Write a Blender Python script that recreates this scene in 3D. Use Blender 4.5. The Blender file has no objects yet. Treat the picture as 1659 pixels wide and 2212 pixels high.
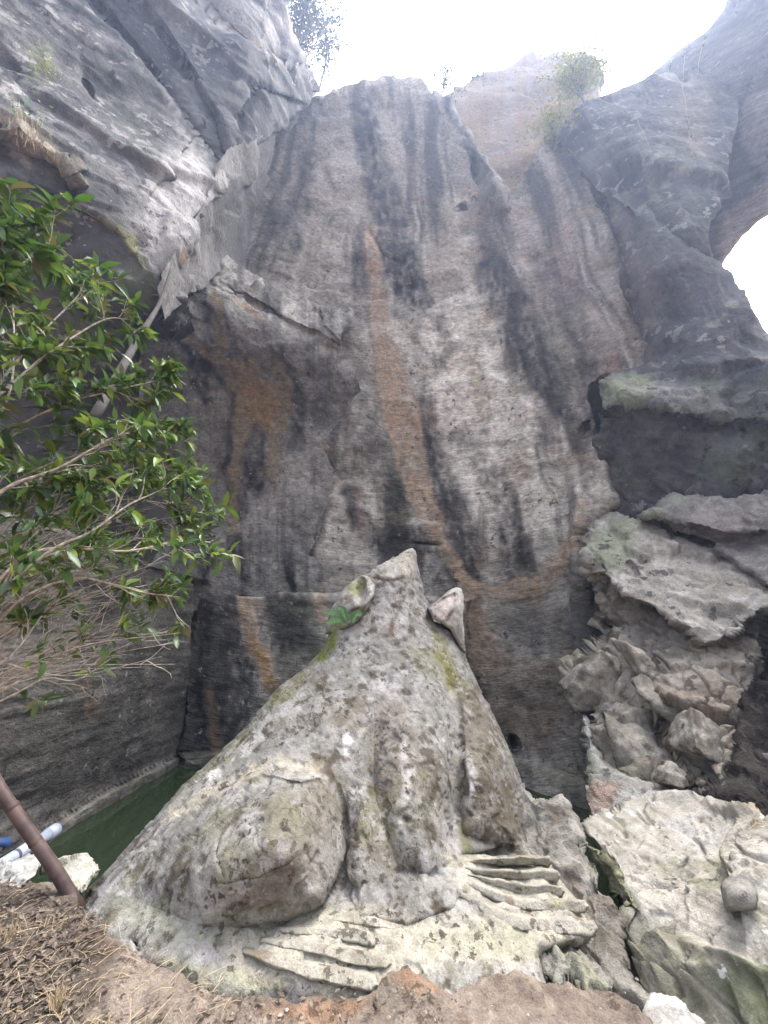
import bpy, math, random
import numpy as np
from mathutils import Vector

rnd = random.Random(7)
S = bpy.context.scene
COL = S.collection

# ------------------------------------------------------------------ camera, sky, sun, exposure
FP = 833.0
CX, CY = 829.5, 1106.0
CAMZ = 1.6
PITCH = math.radians(17)
CP, SP = math.cos(PITCH), math.sin(PITCH)
cam_d = bpy.data.cameras.new('camera')
cam = bpy.data.objects.new('camera', cam_d)
COL.objects.link(cam)
cam.location = (0, 0, CAMZ)
cam.rotation_euler = (math.pi / 2 + PITCH, 0, 0)
cam_d.sensor_fit = 'VERTICAL'
cam_d.angle = 2 * math.atan(1106.0 / FP)
cam_d.clip_start = 0.05
cam_d.clip_end = 2000
S.camera = cam
S.render.resolution_x, S.render.resolution_y = 768, 1024

SUN_EL, SUN_AZ = math.radians(60), math.radians(58)     # azimuth clockwise from +Y
wd = bpy.data.worlds.new('World')
S.world = wd
wd.use_nodes = True
nt = wd.node_tree
sky = nt.nodes.new('ShaderNodeTexSky')
sky.sky_type = 'NISHITA'
sky.sun_disc = False
sky.sun_elevation = SUN_EL
sky.sun_rotation = SUN_AZ
sky.air_density = 0.8
sky.dust_density = 8.0
sky.ozone_density = 1.0
bg = nt.nodes['Background']
bg.inputs['Strength'].default_value = 0.15
hs = nt.nodes.new('ShaderNodeHueSaturation')          # thin bright overcast: the sky's colour washed towards white everywhere
hs.inputs['Saturation'].default_value = .36
hs.inputs['Value'].default_value = 1.8
nt.links.new(sky.outputs[0], hs.inputs['Color'])
nt.links.new(hs.outputs[0], bg.inputs[0])
sl = bpy.data.lights.new('sun', 'SUN')
sl.energy = 2.4
sl.angle = math.radians(20)
sl.color = (1.0, 0.94, 0.84)
so = bpy.data.objects.new('sun', sl)
COL.objects.link(so)
sdir = Vector((math.sin(SUN_AZ) * math.cos(SUN_EL), math.cos(SUN_AZ) * math.cos(SUN_EL), math.sin(SUN_EL)))
so.rotation_euler = sdir.to_track_quat('Z', 'Y').to_euler()
so.location = (0, 0, 60)
S.view_settings.view_transform = 'Standard'
S.view_settings.look = 'None'
S.view_settings.gamma = 1
S.view_settings.exposure = 1.72
S.view_settings.use_curve_mapping = False


# ------------------------------------------------------------------ numeric helpers
def dirs(px, py):
    x = (px - CX) / FP
    y = -(py - CY) / FP
    return x, CP - y * SP, SP + y * CP

def at(px, py, Y):
    dx, dy, dz = dirs(px, py)
    w = Y / dy
    return Vector((dx * w, Y, CAMZ + dz * w))

def at_z(px, py, z):
    dx, dy, dz = dirs(px, py)
    w = (z - CAMZ) / dz
    return Vector((dx * w, dy * w, z))

def hsh(ix, iy, iz, seed):
    h = (ix.astype(np.int64) * 374761393 + iy.astype(np.int64) * 668265263 + iz.astype(np.int64) * 2147483647 + seed * 974711) & 0xffffffff
    h = ((h ^ (h >> 13)) * 1274126177) & 0xffffffff
    h = ((h ^ (h >> 15)) * 2246822519) & 0xffffffff
    return ((h ^ (h >> 16)) & 0xffffff) / float(0xffffff)

def vnoise(p, seed=0):
    i = np.floor(p).astype(np.int64)
    f = p - i
    f = f * f * f * (f * (f * 6 - 15) + 10)
    r = 0
    for a in (0, 1):
        wx = f[:, 0] if a else 1 - f[:, 0]
        for b in (0, 1):
            wy = f[:, 1] if b else 1 - f[:, 1]
            for c in (0, 1):
                wz = f[:, 2] if c else 1 - f[:, 2]
                r = r + wx * wy * wz * hsh(i[:, 0] + a, i[:, 1] + b, i[:, 2] + c, seed)
    return r * 2 - 1

def fbm(p, octs=4, seed=0, gain=0.5, ridge=False):
    r, a, t = 0, 1.0, 0
    for k in range(octs):
        n = vnoise(p * (2.03 ** k) + k * 17.3, seed + k)
        if ridge:
            n = 1 - 2 * np.abs(n)
        r = r + a * n
        t += a
        a *= gain
    return r / t

def P2(a, b, c=None):
    return np.stack([a, b, np.zeros_like(a) if c is None else c], 1)

def worley(p, seed=0, k=26):
    """nearest cell: (distance, second distance, block displacement in -1..1 made of tilted planes)"""
    i = np.floor(p).astype(np.int64)
    N = len(p)
    d1 = np.full(N, 9.0); d2 = np.full(N, 9.0); val = np.zeros(N); ws = np.zeros(N)
    for a in (-1, 0, 1):
        for b in (-1, 0, 1):
            for c in (-1, 0, 1):
                cx, cy, cz = i[:, 0] + a, i[:, 1] + b, i[:, 2] + c
                v = np.stack([cx + hsh(cx, cy, cz, seed), cy + hsh(cx, cy, cz, seed + 1), cz + hsh(cx, cy, cz, seed + 2)], 1)
                dv = p - v
                d = np.sqrt((dv ** 2).sum(1))
                t = (hsh(cx, cy, cz, seed + 3) - .5) + dv[:, 0] * (hsh(cx, cy, cz, seed + 4) - .5) * 2 + \
                    dv[:, 1] * (hsh(cx, cy, cz, seed + 5) - .5) * 2 + dv[:, 2] * (hsh(cx, cy, cz, seed + 6) - .5) * 2
                near = d < d1
                d2 = np.where(near, d1, np.minimum(d2, d))
                e = np.exp(-k * d)
                val += e * t; ws += e
                d1 = np.where(near, d, d1)
    return d1, d2, val / ws

def sstep(a, b, x):
    t = np.clip((x - a) / (b - a), 0, 1)
    return t * t * (3 - 2 * t)

def seg_dist(px, py, pts, closed):
    """distance to polyline, nearest point, parameter-interpolated third value"""
    pts = np.asarray(pts, float)
    n = len(pts)
    best = np.full(px.shape, 1e9); bx = px.copy(); by = py.copy(); bv = np.zeros_like(px)
    has = pts.shape[1] > 2
    for k in range(n if closed else n - 1):
        a, b = pts[k], pts[(k + 1) % n]
        ex, ey = b[0] - a[0], b[1] - a[1]
        L = ex * ex + ey * ey + 1e-9
        t = np.clip(((px - a[0]) * ex + (py - a[1]) * ey) / L, 0, 1)
        qx, qy = a[0] + t * ex, a[1] + t * ey
        d = np.hypot(px - qx, py - qy)
        if has:
            d = d - (a[2] + t * (b[2] - a[2]))
        m = d < best
        best = np.where(m, d, best); bx = np.where(m, qx, bx); by = np.where(m, qy, by)
    return best, bx, by

def inside(px, py, poly):
    r = np.zeros(px.shape, bool)
    n = len(poly)
    for k in range(n):
        x1, y1 = poly[k][:2]; x2, y2 = poly[(k + 1) % n][:2]
        if y1 == y2:
            continue
        c = ((y1 > py) != (y2 > py)) & (px < (x2 - x1) * (py - y1) / (y2 - y1) + x1)
        r ^= c
    return r

def sdist(px, py, poly):
    d, qx, qy = seg_dist(px, py, [p[:2] for p in poly], True)
    return np.where(inside(px, py, poly), d, -d), qx, qy

def jag(poly, amp, minlen, r):
    """split long outline edges with a random sideways step; points flagged 0 (hidden edge) stay straight"""
    out = list(poly)
    while True:
        nxt, any_ = [], False
        for k in range(len(out)):
            a, b = out[k], out[(k + 1) % len(out)]
            nxt.append(a)
            L = math.hypot(b[0] - a[0], b[1] - a[1])
            fl = a[2] if len(a) > 2 else 1
            if L > minlen:
                any_ = True
                o = r.uniform(-1, 1) * amp * L if fl else 0
                t = r.uniform(.4, .6)
                nxt.append((a[0] + t * (b[0] - a[0]) - (b[1] - a[1]) / L * o, a[1] + t * (b[1] - a[1]) + (b[0] - a[0]) / L * o, fl))
        out = nxt
        if not any_:
            return out

class Field:
    """smooth depth through control points (px, py, forward distance), exact for planes"""
    def __init__(self, pts, reg=1e-3):
        a = np.array(pts, float)
        self.c = a[:, :2] / 500
        q = dirs(a[:, 0], a[:, 1])[1] / a[:, 2]
        n = len(a)
        K = self.k(self.c, self.c) + np.eye(n) * reg
        Pm = np.hstack([np.ones((n, 1)), self.c])
        A = np.zeros((n + 3, n + 3)); A[:n, :n] = K; A[:n, n:] = Pm; A[n:, :n] = Pm.T
        sol = np.linalg.solve(A, np.concatenate([q, np.zeros(3)]))
        self.w, self.a = sol[:n], sol[n:]
    def k(self, x, y):
        d2 = ((x[:, None, :] - y[None]) ** 2).sum(2)
        return .5 * d2 * np.log(d2 + 1e-12)
    def __call__(self, px, py):
        x = np.stack([px, py], 1) / 500
        out = np.empty(len(px))
        for s in range(0, len(px), 40000):
            e = x[s:s + 40000]
            out[s:s + 40000] = self.k(e, self.c) @ self.w + self.a[0] + e @ self.a[1:]
        return 1 / np.clip(out, 0.01, 10)          # distance along the optical axis

class Plane:
    def __init__(self, a, b, c):
        a, b, c = Vector(a), Vector(b), Vector(c)
        self.n = (b - a).cross(c - a).normalized(); self.p = a
    def __call__(self, px, py):
        dx, dy, dz = dirs(px, py)
        den = self.n.x * dx + self.n.y * dy + self.n.z * dz
        num = self.n.dot(self.p - Vector((0, 0, CAMZ)))
        return num / np.where(np.abs(den) < 1e-4, 1e-4, den)

class Near:                                         # the nearer of several surfaces: convex crease
    def __init__(self, *f): self.f = f
    def __call__(self, px, py): return np.minimum.reduce([g(px, py) for g in self.f])
class Far:                                          # the farther: concave crease
    def __init__(self, *f): self.f = f
    def __call__(self, px, py): return np.maximum.reduce([g(px, py) for g in self.f])

# relief written on a surface: each returns metres to add to the distance (minus = towards the viewer)
def bump(poly, amp, width, power=.5):
    def f(px, py):
        d = sdist(px, py, poly)[0]
        t = np.clip(d / width, 0, 1)
        return -amp * (1 - (1 - t) ** 2) ** power
    return f
def groove(pts, depth, soft=4):
    P_ = [(p[0], p[1], p[2] if len(p) > 2 else 0.0) for p in pts]
    cum = [0.0]
    for a, b in zip(P_[:-1], P_[1:]):
        cum.append(cum[-1] + math.hypot(b[0] - a[0], b[1] - a[1]))
    def f(px, py):
        best = np.full(px.shape, 1e9); s = np.zeros_like(px)
        for k, (a, b) in enumerate(zip(P_[:-1], P_[1:])):
            ex, ey = b[0] - a[0], b[1] - a[1]
            t = np.clip(((px - a[0]) * ex + (py - a[1]) * ey) / (ex * ex + ey * ey + 1e-9), 0, 1)
            d = np.hypot(px - a[0] - t * ex, py - a[1] - t * ey) - (a[2] + t * (b[2] - a[2]))
            m = d < best
            best = np.where(m, d, best); s = np.where(m, (cum[k] + t * (cum[k + 1] - cum[k])) / (cum[-1] + 1e-9), s)
        fade = sstep(0, .3, np.minimum(s, 1 - s)) if cum[-1] > 30 else 1
        return depth * (1 - sstep(0, soft, best)) * fade
    return f
def ledge(pts, amp, soft):
    """polyline; surface on its right hand side (image sense, walking along) steps back by amp, fading over soft"""
    pts = [tuple(p) for p in pts]
    def f(px, py):
        best = np.full(px.shape, 1e9); side = np.zeros_like(px)
        for (x1, y1), (x2, y2) in zip(pts[:-1], pts[1:]):
            ex, ey = x2 - x1, y2 - y1
            L = ex * ex + ey * ey
            t = np.clip(((px - x1) * ex + (py - y1) * ey) / L, 0, 1)
            d = np.hypot(px - x1 - t * ex, py - y1 - t * ey)
            cr = ex * (py - y1) - ey * (px - x1)
            m = d < best
            side = np.where(m, np.sign(cr), side); best = np.where(m, d, best)
        return np.where(side > 0, amp * np.exp(-best / soft), 0)
    return f

# ------------------------------------------------------------------ colour helpers (linear albedo)
def mixc(c, col, m):
    return c * (1 - m[:, None]) + np.array(col)[None] * m[:, None]

class Tint:
    """collects surface colouring for a sheet"""
    def __init__(self, px, py, pos, seed, warp=7):
        self.px, self.py, self.pos = px, py, pos
        self.seed = seed
        wx = fbm(P2(px / 26, py / 26), 3, seed + 50); wy = fbm(P2(px / 26, py / 26), 3, seed + 60)
        self.wx, self.wy = px + wx * warp * 1.6, py + wy * warp * 1.6
        self.c = None
    def base(self, a, b, scale=1.0, seed=0):
        n = fbm(self.pos / scale, 5, self.seed + seed, .6) * 1.6
        m = sstep(-.6, .6, n)
        self.c = np.array(a)[None] * (1 - m[:, None]) + np.array(b)[None] * m[:, None]
        return self
    def patches(self, col, scale, lo, hi, amt=1, seed=1, stretch=(1, 1, 1)):
        n = fbm(self.pos / scale / np.array(stretch), 4, self.seed + seed, .55) * 1.7
        self.c = mixc(self.c, col, sstep(lo, hi, n) * amt)
        return self
    def flow(self, u, v, col, lo, hi, amt=1, seed=2, octs=3):
        n = fbm(P2(u, v), octs, self.seed + seed, .55) * 1.7
        self.c = mixc(self.c, col, sstep(lo, hi, n) * amt)
        return self
    def stroke(self, pts, col, amt=1, soft=8):
        d = seg_dist(self.wx, self.wy, pts, False)[0]
        n = .72 + .75 * fbm(P2(self.px / 9, self.py / 15), 4, self.seed + 77) + .3 * fbm(P2(self.px / 60, self.py / 90), 2, self.seed + 79)
        self.c = mixc(self.c, col, np.clip((1 - sstep(-soft * .5, soft, d)) * amt * n, 0, 1))
        return self
    def area(self, poly, col, amt=1, soft=18):
        d = sdist(self.wx, self.wy, poly)[0]
        n = .8 + .4 * fbm(P2(self.px / 18, self.py / 30), 3, self.seed + 78)
        self.c = mixc(self.c, col, np.clip(sstep(-soft, soft, d) * amt * n, 0, 1))
        return self

# ------------------------------------------------------------------ object helpers
def mesh_obj(name, verts, faces, mat, parent=None, col=None, uvw=None, smooth=True, origin=None):
    verts = np.asarray(verts, float)
    o_ = Vector((0, 0, 0))
    if origin == 'base':
        o_ = Vector(((verts[:, 0].min() + verts[:, 0].max()) / 2, (verts[:, 1].min() + verts[:, 1].max()) / 2, verts[:, 2].min()))
        verts = verts - np.array(o_)
    elif origin is not None:
        o_ = Vector(origin)
        verts = verts - np.array(o_)
    me = bpy.data.meshes.new(name)
    if isinstance(faces, np.ndarray):
        nf, k = faces.shape
        me.vertices.add(len(verts)); me.vertices.foreach_set('co', verts.astype(np.float32).ravel())
        me.loops.add(nf * k); me.loops.foreach_set('vertex_index', faces.astype(np.int32).ravel())
        me.polygons.add(nf); me.polygons.foreach_set('loop_start', np.arange(0, nf * k, k, dtype=np.int32))
        me.update(calc_edges=True)
    else:
        me.from_pydata([tuple(v) for v in verts], [], faces)
    me.validate()
    if smooth:
        me.polygons.foreach_set('use_smooth', np.ones(len(me.polygons), bool))
    if col is not None:
        a = me.attributes.new('Col', 'FLOAT_COLOR', 'POINT')
        a.data.foreach_set('color', np.hstack([np.clip(col, 0, 1), np.ones((len(col), 1))]).astype(np.float32).ravel())
    if uvw is not None:
        a = me.attributes.new('flow', 'FLOAT_VECTOR', 'POINT')
        a.data.foreach_set('vector', np.asarray(uvw, np.float32).ravel())
    me.materials.append(mat)
    o = bpy.data.objects.new(name, me)
    COL.objects.link(o)
    if parent is not None:
        o.parent = parent
        o.location = o_ - parent.location
    else:
        o.location = o_
    return o

def tag(o, label=None, cat=None, group=None, kind=None):
    if label: o['label'] = label
    if cat: o['category'] = cat
    if group: o['group'] = group
    if kind: o['kind'] = kind
    return o

def empty(name, loc, label, cat, group=None):
    o = bpy.data.objects.new(name, None)
    COL.objects.link(o)
    o.location = loc
    o.empty_display_size = .2
    return tag(o, label, cat, group)

class MB:
    def __init__(self): self.v, self.f = [], []
    def tube(self, pts, rad, sides=6, cap=True):
        pts = [Vector(p) for p in pts]
        if not hasattr(rad, '__len__'): rad = [rad] * len(pts)
        b = len(self.v)
        up = Vector((0.13, 0.31, 0.94))
        for k, p in enumerate(pts):
            d = (pts[min(k + 1, len(pts) - 1)] - pts[max(k - 1, 0)])
            if d.length < 1e-9: d = Vector((0, 0, 1))
            d.normalize()
            u = d.cross(up)
            if u.length < 1e-3: u = d.cross(Vector((1, 0, 0)))
            u.normalize(); v = d.cross(u)
            for s in range(sides):
                a = 2 * math.pi * s / sides
                self.v.append(p + (u * math.cos(a) + v * math.sin(a)) * rad[k])
        for k in range(len(pts) - 1):
            for s in range(sides):
                s2 = (s + 1) % sides
                self.f.append((b + k * sides + s, b + k * sides + s2, b + (k + 1) * sides + s2, b + (k + 1) * sides + s))
        if cap:
            self.f.append(tuple(b + s for s in range(sides))[::-1])
            self.f.append(tuple(b + (len(pts) - 1) * sides + s for s in range(sides)))
    def add(self, vs, fs):
        b = len(self.v)
        self.v += [Vector(v) for v in vs]
        self.f += [tuple(b + i for i in f) for f in fs]
    def build(self, name, mat, parent=None, smooth=True, origin=None):
        return mesh_obj(name, np.array([tuple(v) for v in self.v]), self.f, mat, parent, smooth=smooth, origin=origin)

# ------------------------------------------------------------------ materials
def node_mat(name, rough=.9, spec=.25):
    m = bpy.data.materials.new(name)
    m.use_nodes = True
    b = m.node_tree.nodes['Principled BSDF']
    b.inputs['Roughness'].default_value = rough
    b.inputs['Specular IOR Level'].default_value = spec
    return m, m.node_tree, b

def N(t, kind, **kw):
    n = t.nodes.new(kind)
    for k, v in kw.items():
        if k in n.inputs.keys(): n.inputs[k].default_value = v
        else: setattr(n, k, v)
    return n

def rock_mat(name, grain=(18, 60), var=.35, bump_d=.02, chisel=0.0, pits=0.0, rough=.92, spec=.2, pit_scale=22, lichen=None, speck=None):
    """surface colour from the Col attribute, broken up by grain; chisel = tool marks along the flow coordinates; pits = small holes and lichen flecks"""
    m, t, b = node_mat(name, rough, spec)
    L = t.links.new
    at_ = N(t, 'ShaderNodeAttribute', attribute_name='Col')
    fl = N(t, 'ShaderNodeAttribute', attribute_name='flow')
    geo = N(t, 'ShaderNodeNewGeometry')
    n1 = N(t, 'ShaderNodeTexNoise', Scale=grain[0], Detail=6.0, Roughness=.65)
    n2 = N(t, 'ShaderNodeTexNoise', Scale=grain[1], Detail=4.0, Roughness=.7)
    L(geo.outputs['Position'], n1.inputs['Vector']); L(geo.outputs['Position'], n2.inputs['Vector'])
    add = N(t, 'ShaderNodeMath', operation='ADD'); L(n1.outputs[0], add.inputs[0]); L(n2.outputs[0], add.inputs[1])
    mr = N(t, 'ShaderNodeMapRange'); mr.inputs['From Min'].default_value = .62; mr.inputs['From Max'].default_value = 1.38
    mr.inputs['To Min'].default_value = .76 * (1 - var); mr.inputs['To Max'].default_value = .76 * (1 + var)
    L(add.outputs[0], mr.inputs['Value'])
    vm = N(t, 'ShaderNodeVectorMath', operation='SCALE')
    L(at_.outputs['Color'], vm.inputs[0]); L(mr.outputs[0], vm.inputs['Scale'])
    colour = vm.outputs[0]
    h = N(t, 'ShaderNodeMath', operation='MULTIPLY_ADD'); L(n1.outputs[0], h.inputs[0]); h.inputs[1].default_value = 1.0
    h2 = N(t, 'ShaderNodeMath', operation='MULTIPLY'); L(n2.outputs[0], h2.inputs[0]); h2.inputs[1].default_value = .35
    L(h2.outputs[0], h.inputs[2])
    height = h.outputs[0]
    if chisel:
        nc = N(t, 'ShaderNodeTexNoise', Scale=1.0, Detail=5.0, Roughness=.65)
        L(fl.outputs['Vector'], nc.inputs['Vector'])
        mc = N(t, 'ShaderNodeMath', operation='MULTIPLY_ADD'); mc.inputs[1].default_value = chisel
        L(nc.outputs[0], mc.inputs[0]); L(height, mc.inputs[2])
        height = mc.outputs[0]
        rc = N(t, 'ShaderNodeMapRange'); rc.inputs['From Min'].default_value = .3; rc.inputs['From Max'].default_value = .7
        rc.inputs['To Min'].default_value = .64; rc.inputs['To Max'].default_value = 1.36
        L(nc.outputs[0], rc.inputs['Value'])
        v2 = N(t, 'ShaderNodeVectorMath', operation='SCALE'); L(colour, v2.inputs[0]); L(rc.outputs[0], v2.inputs['Scale'])
        colour = v2.outputs[0]
    if pits:
        vo = N(t, 'ShaderNodeTexVoronoi', Scale=pit_scale); vo.inputs['Randomness'].default_value = 1
        wv = N(t, 'ShaderNodeVectorMath', operation='MULTIPLY_ADD'); wv.inputs[1].default_value = (.12, .12, .12)
        L(n1.outputs['Color'], wv.inputs[0]); L(geo.outputs['Position'], wv.inputs[2])
        L(wv.outputs[0], vo.inputs['Vector'])
        sep = N(t, 'ShaderNodeSeparateColor'); L(vo.outputs['Color'], sep.inputs[0])
        thr = N(t, 'ShaderNodeMath', operation='MULTIPLY'); L(sep.outputs[0], thr.inputs[0]); thr.inputs[1].default_value = .42
        lt = N(t, 'ShaderNodeMath', operation='LESS_THAN'); L(vo.outputs['Distance'], lt.inputs[0]); L(thr.outputs[0], lt.inputs[1])
        big = N(t, 'ShaderNodeTexNoise', Scale=2.2, Detail=3.0); L(geo.outputs['Position'], big.inputs['Vector'])
        rb = N(t, 'ShaderNodeMapRange'); rb.inputs['From Min'].default_value = .45; rb.inputs['From Max'].default_value = .6
        L(big.outputs[0], rb.inputs['Value'])
        mk = N(t, 'ShaderNodeMath', operation='MULTIPLY'); L(lt.outputs[0], mk.inputs[0]); L(rb.outputs[0], mk.inputs[1])
        mk2 = N(t, 'ShaderNodeMath', operation='MULTIPLY'); L(mk.outputs[0], mk2.inputs[0]); mk2.inputs[1].default_value = pits
        mx = N(t, 'ShaderNodeMix', data_type='RGBA'); L(mk2.outputs[0], mx.inputs['Factor']); L(colour, mx.inputs['A'])
        mx.inputs['B'].default_value = (.055, .042, .03, 1)
        colour = mx.outputs['Result']
        sb = N(t, 'ShaderNodeMath', operation='MULTIPLY_ADD'); L(mk.outputs[0], sb.inputs[0]); sb.inputs[1].default_value = -.4; L(height, sb.inputs[2])
        height = sb.outputs[0]
    for spot in (lichen, speck):                     # crisp edged blotches: (colour, scale, threshold, amount)
        if not spot: continue
        sc, th = spot[1], spot[2]
        nl = N(t, 'ShaderNodeTexNoise', Scale=sc, Detail=7.0, Roughness=.62)
        off = N(t, 'ShaderNodeVectorMath', operation='ADD'); off.inputs[1].default_value = (sc, 3.1, 7.7)
        L(geo.outputs['Position'], off.inputs[0]); L(off.outputs[0], nl.inputs['Vector'])
        rl = N(t, 'ShaderNodeMapRange'); rl.inputs['From Min'].default_value = th; rl.inputs['From Max'].default_value = th + .025
        rl.inputs['To Max'].default_value = spot[3]
        L(nl.outputs[0], rl.inputs['Value'])
        reg = N(t, 'ShaderNodeTexNoise', Scale=sc * .16, Detail=2.0); L(off.outputs[0], reg.inputs['Vector'])
        rr = N(t, 'ShaderNodeMapRange'); rr.inputs['From Min'].default_value = .40; rr.inputs['From Max'].default_value = .62
        rr.inputs['To Min'].default_value = -.09; rr.inputs['To Max'].default_value = .035
        L(reg.outputs[0], rr.inputs['Value'])
        sh = N(t, 'ShaderNodeMath', operation='ADD'); L(nl.outputs[0], sh.inputs[0]); L(rr.outputs[0], sh.inputs[1]); L(sh.outputs[0], rl.inputs['Value'])
        ml = N(t, 'ShaderNodeMix', data_type='RGBA'); L(rl.outputs[0], ml.inputs['Factor']); L(colour, ml.inputs['A'])
        ml.inputs['B'].default_value = (*spot[0], 1)
        colour = ml.outputs['Result']
        hl = N(t, 'ShaderNodeMath', operation='MULTIPLY_ADD'); L(rl.outputs[0], hl.inputs[0]); hl.inputs[1].default_value = .25 if spot is lichen else -.3; L(height, hl.inputs[2])
        height = hl.outputs[0]
    bp = N(t, 'ShaderNodeBump', Strength=.9, Distance=bump_d)
    L(height, bp.inputs['Height'])
    L(colour, b.inputs['Base Color']); L(bp.outputs[0], b.inputs['Normal'])
    return m

def plain_mat(name, col, var=.25, scale=30, rough=.8, bump_d=.003, spec=.3, col2=None):
    m, t, b = node_mat(name, rough, spec)
    L = t.links.new
    tc = N(t, 'ShaderNodeTexCoord')
    n1 = N(t, 'ShaderNodeTexNoise', Scale=scale, Detail=5.0, Roughness=.6)
    L(tc.outputs['Object'], n1.inputs['Vector'])
    cr = N(t, 'ShaderNodeMix', data_type='RGBA')
    mr = N(t, 'ShaderNodeMapRange'); mr.inputs['From Min'].default_value = .3; mr.inputs['From Max'].default_value = .7
    L(n1.outputs[0], mr.inputs['Value']); L(mr.outputs[0], cr.inputs['Factor'])
    c2 = col2 or tuple(min(1, c * (1 + var)) for c in col)
    cr.inputs['A'].default_value = (*[c * (1 - var) for c in col], 1)
    cr.inputs['B'].default_value = (*c2, 1)
    L(cr.outputs['Result'], b.inputs['Base Color'])
    bp = N(t, 'ShaderNodeBump', Strength=.7, Distance=bump_d)
    L(n1.outputs[0], bp.inputs['Height']); L(bp.outputs[0], b.inputs['Normal'])
    return m

def leaf_mat(name, cols, rough=.45, trans=.35):
    m, t, b = node_mat(name, rough, .4)
    L = t.links.new
    oi = N(t, 'ShaderNodeObjectInfo'); geo = N(t, 'ShaderNodeNewGeometry')
    ad = N(t, 'ShaderNodeMath', operation='ADD'); L(oi.outputs['Random'], ad.inputs[0]); L(geo.outputs['Random Per Island'], ad.inputs[1])
    fr = N(t, 'ShaderNodeMath', operation='FRACT'); L(ad.outputs[0], fr.inputs[0])
    ramp = N(t, 'ShaderNodeValToRGB')
    e = ramp.color_ramp.elements
    e[0].position = 0; e[0].color = (*cols[0], 1); e[1].position = 1; e[1].color = (*cols[-1], 1)
    for k, c in enumerate(cols[1:-1]):
        q = e.new((k + 1) / (len(cols) - 1)); q.color = (*c, 1)
    L(fr.outputs[0], ramp.inputs[0]); L(ramp.outputs[0], b.inputs['Base Color'])
    tr = N(t, 'ShaderNodeBsdfTranslucent'); L(ramp.outputs[0], tr.inputs[0])
    ms = N(t, 'ShaderNodeMixShader'); ms.inputs[0].default_value = trans
    L(b.outputs[0], ms.inputs[1]); L(tr.outputs[0], ms.inputs[2]); L(ms.outputs[0], t.nodes['Material Output'].inputs[0])
    return m

M_wall = rock_mat('quarried_rock', (7, 40), .6, .045, chisel=.8, speck=((.03, .028, .026), 6.0, .63, .75), lichen=((.36, .34, .30), 7.0, .64, .45))
M_cliff = rock_mat('weathered_rock', (8, 40), .55, .06, lichen=((.34, .33, .32), 3.2, .60, .45), speck=((.025, .026, .027), 4.5, .62, .7))
M_rubble = rock_mat('broken_rock', (14, 60), .5, .03, speck=((.05, .042, .033), 8.0, .60, .7))
M_frog = rock_mat('carved_stone', (18, 90), .5, .016, pits=.85, lichen=((.30, .292, .285), 10.0, .575, .45), speck=((.06, .048, .035), 17.0, .60, .75))
M_soil = rock_mat('soil', (16, 110), .6, .03, speck=((.07, .045, .03), 20.0, .6, .7), lichen=((.38, .30, .22), 30.0, .66, .8))
M_stone = rock_mat('pale_stone', (14, 80), .45, .02, lichen=((.55, .53, .50), 10.0, .62, .7), speck=((.13, .11, .085), 11.0, .60, .7))

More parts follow.
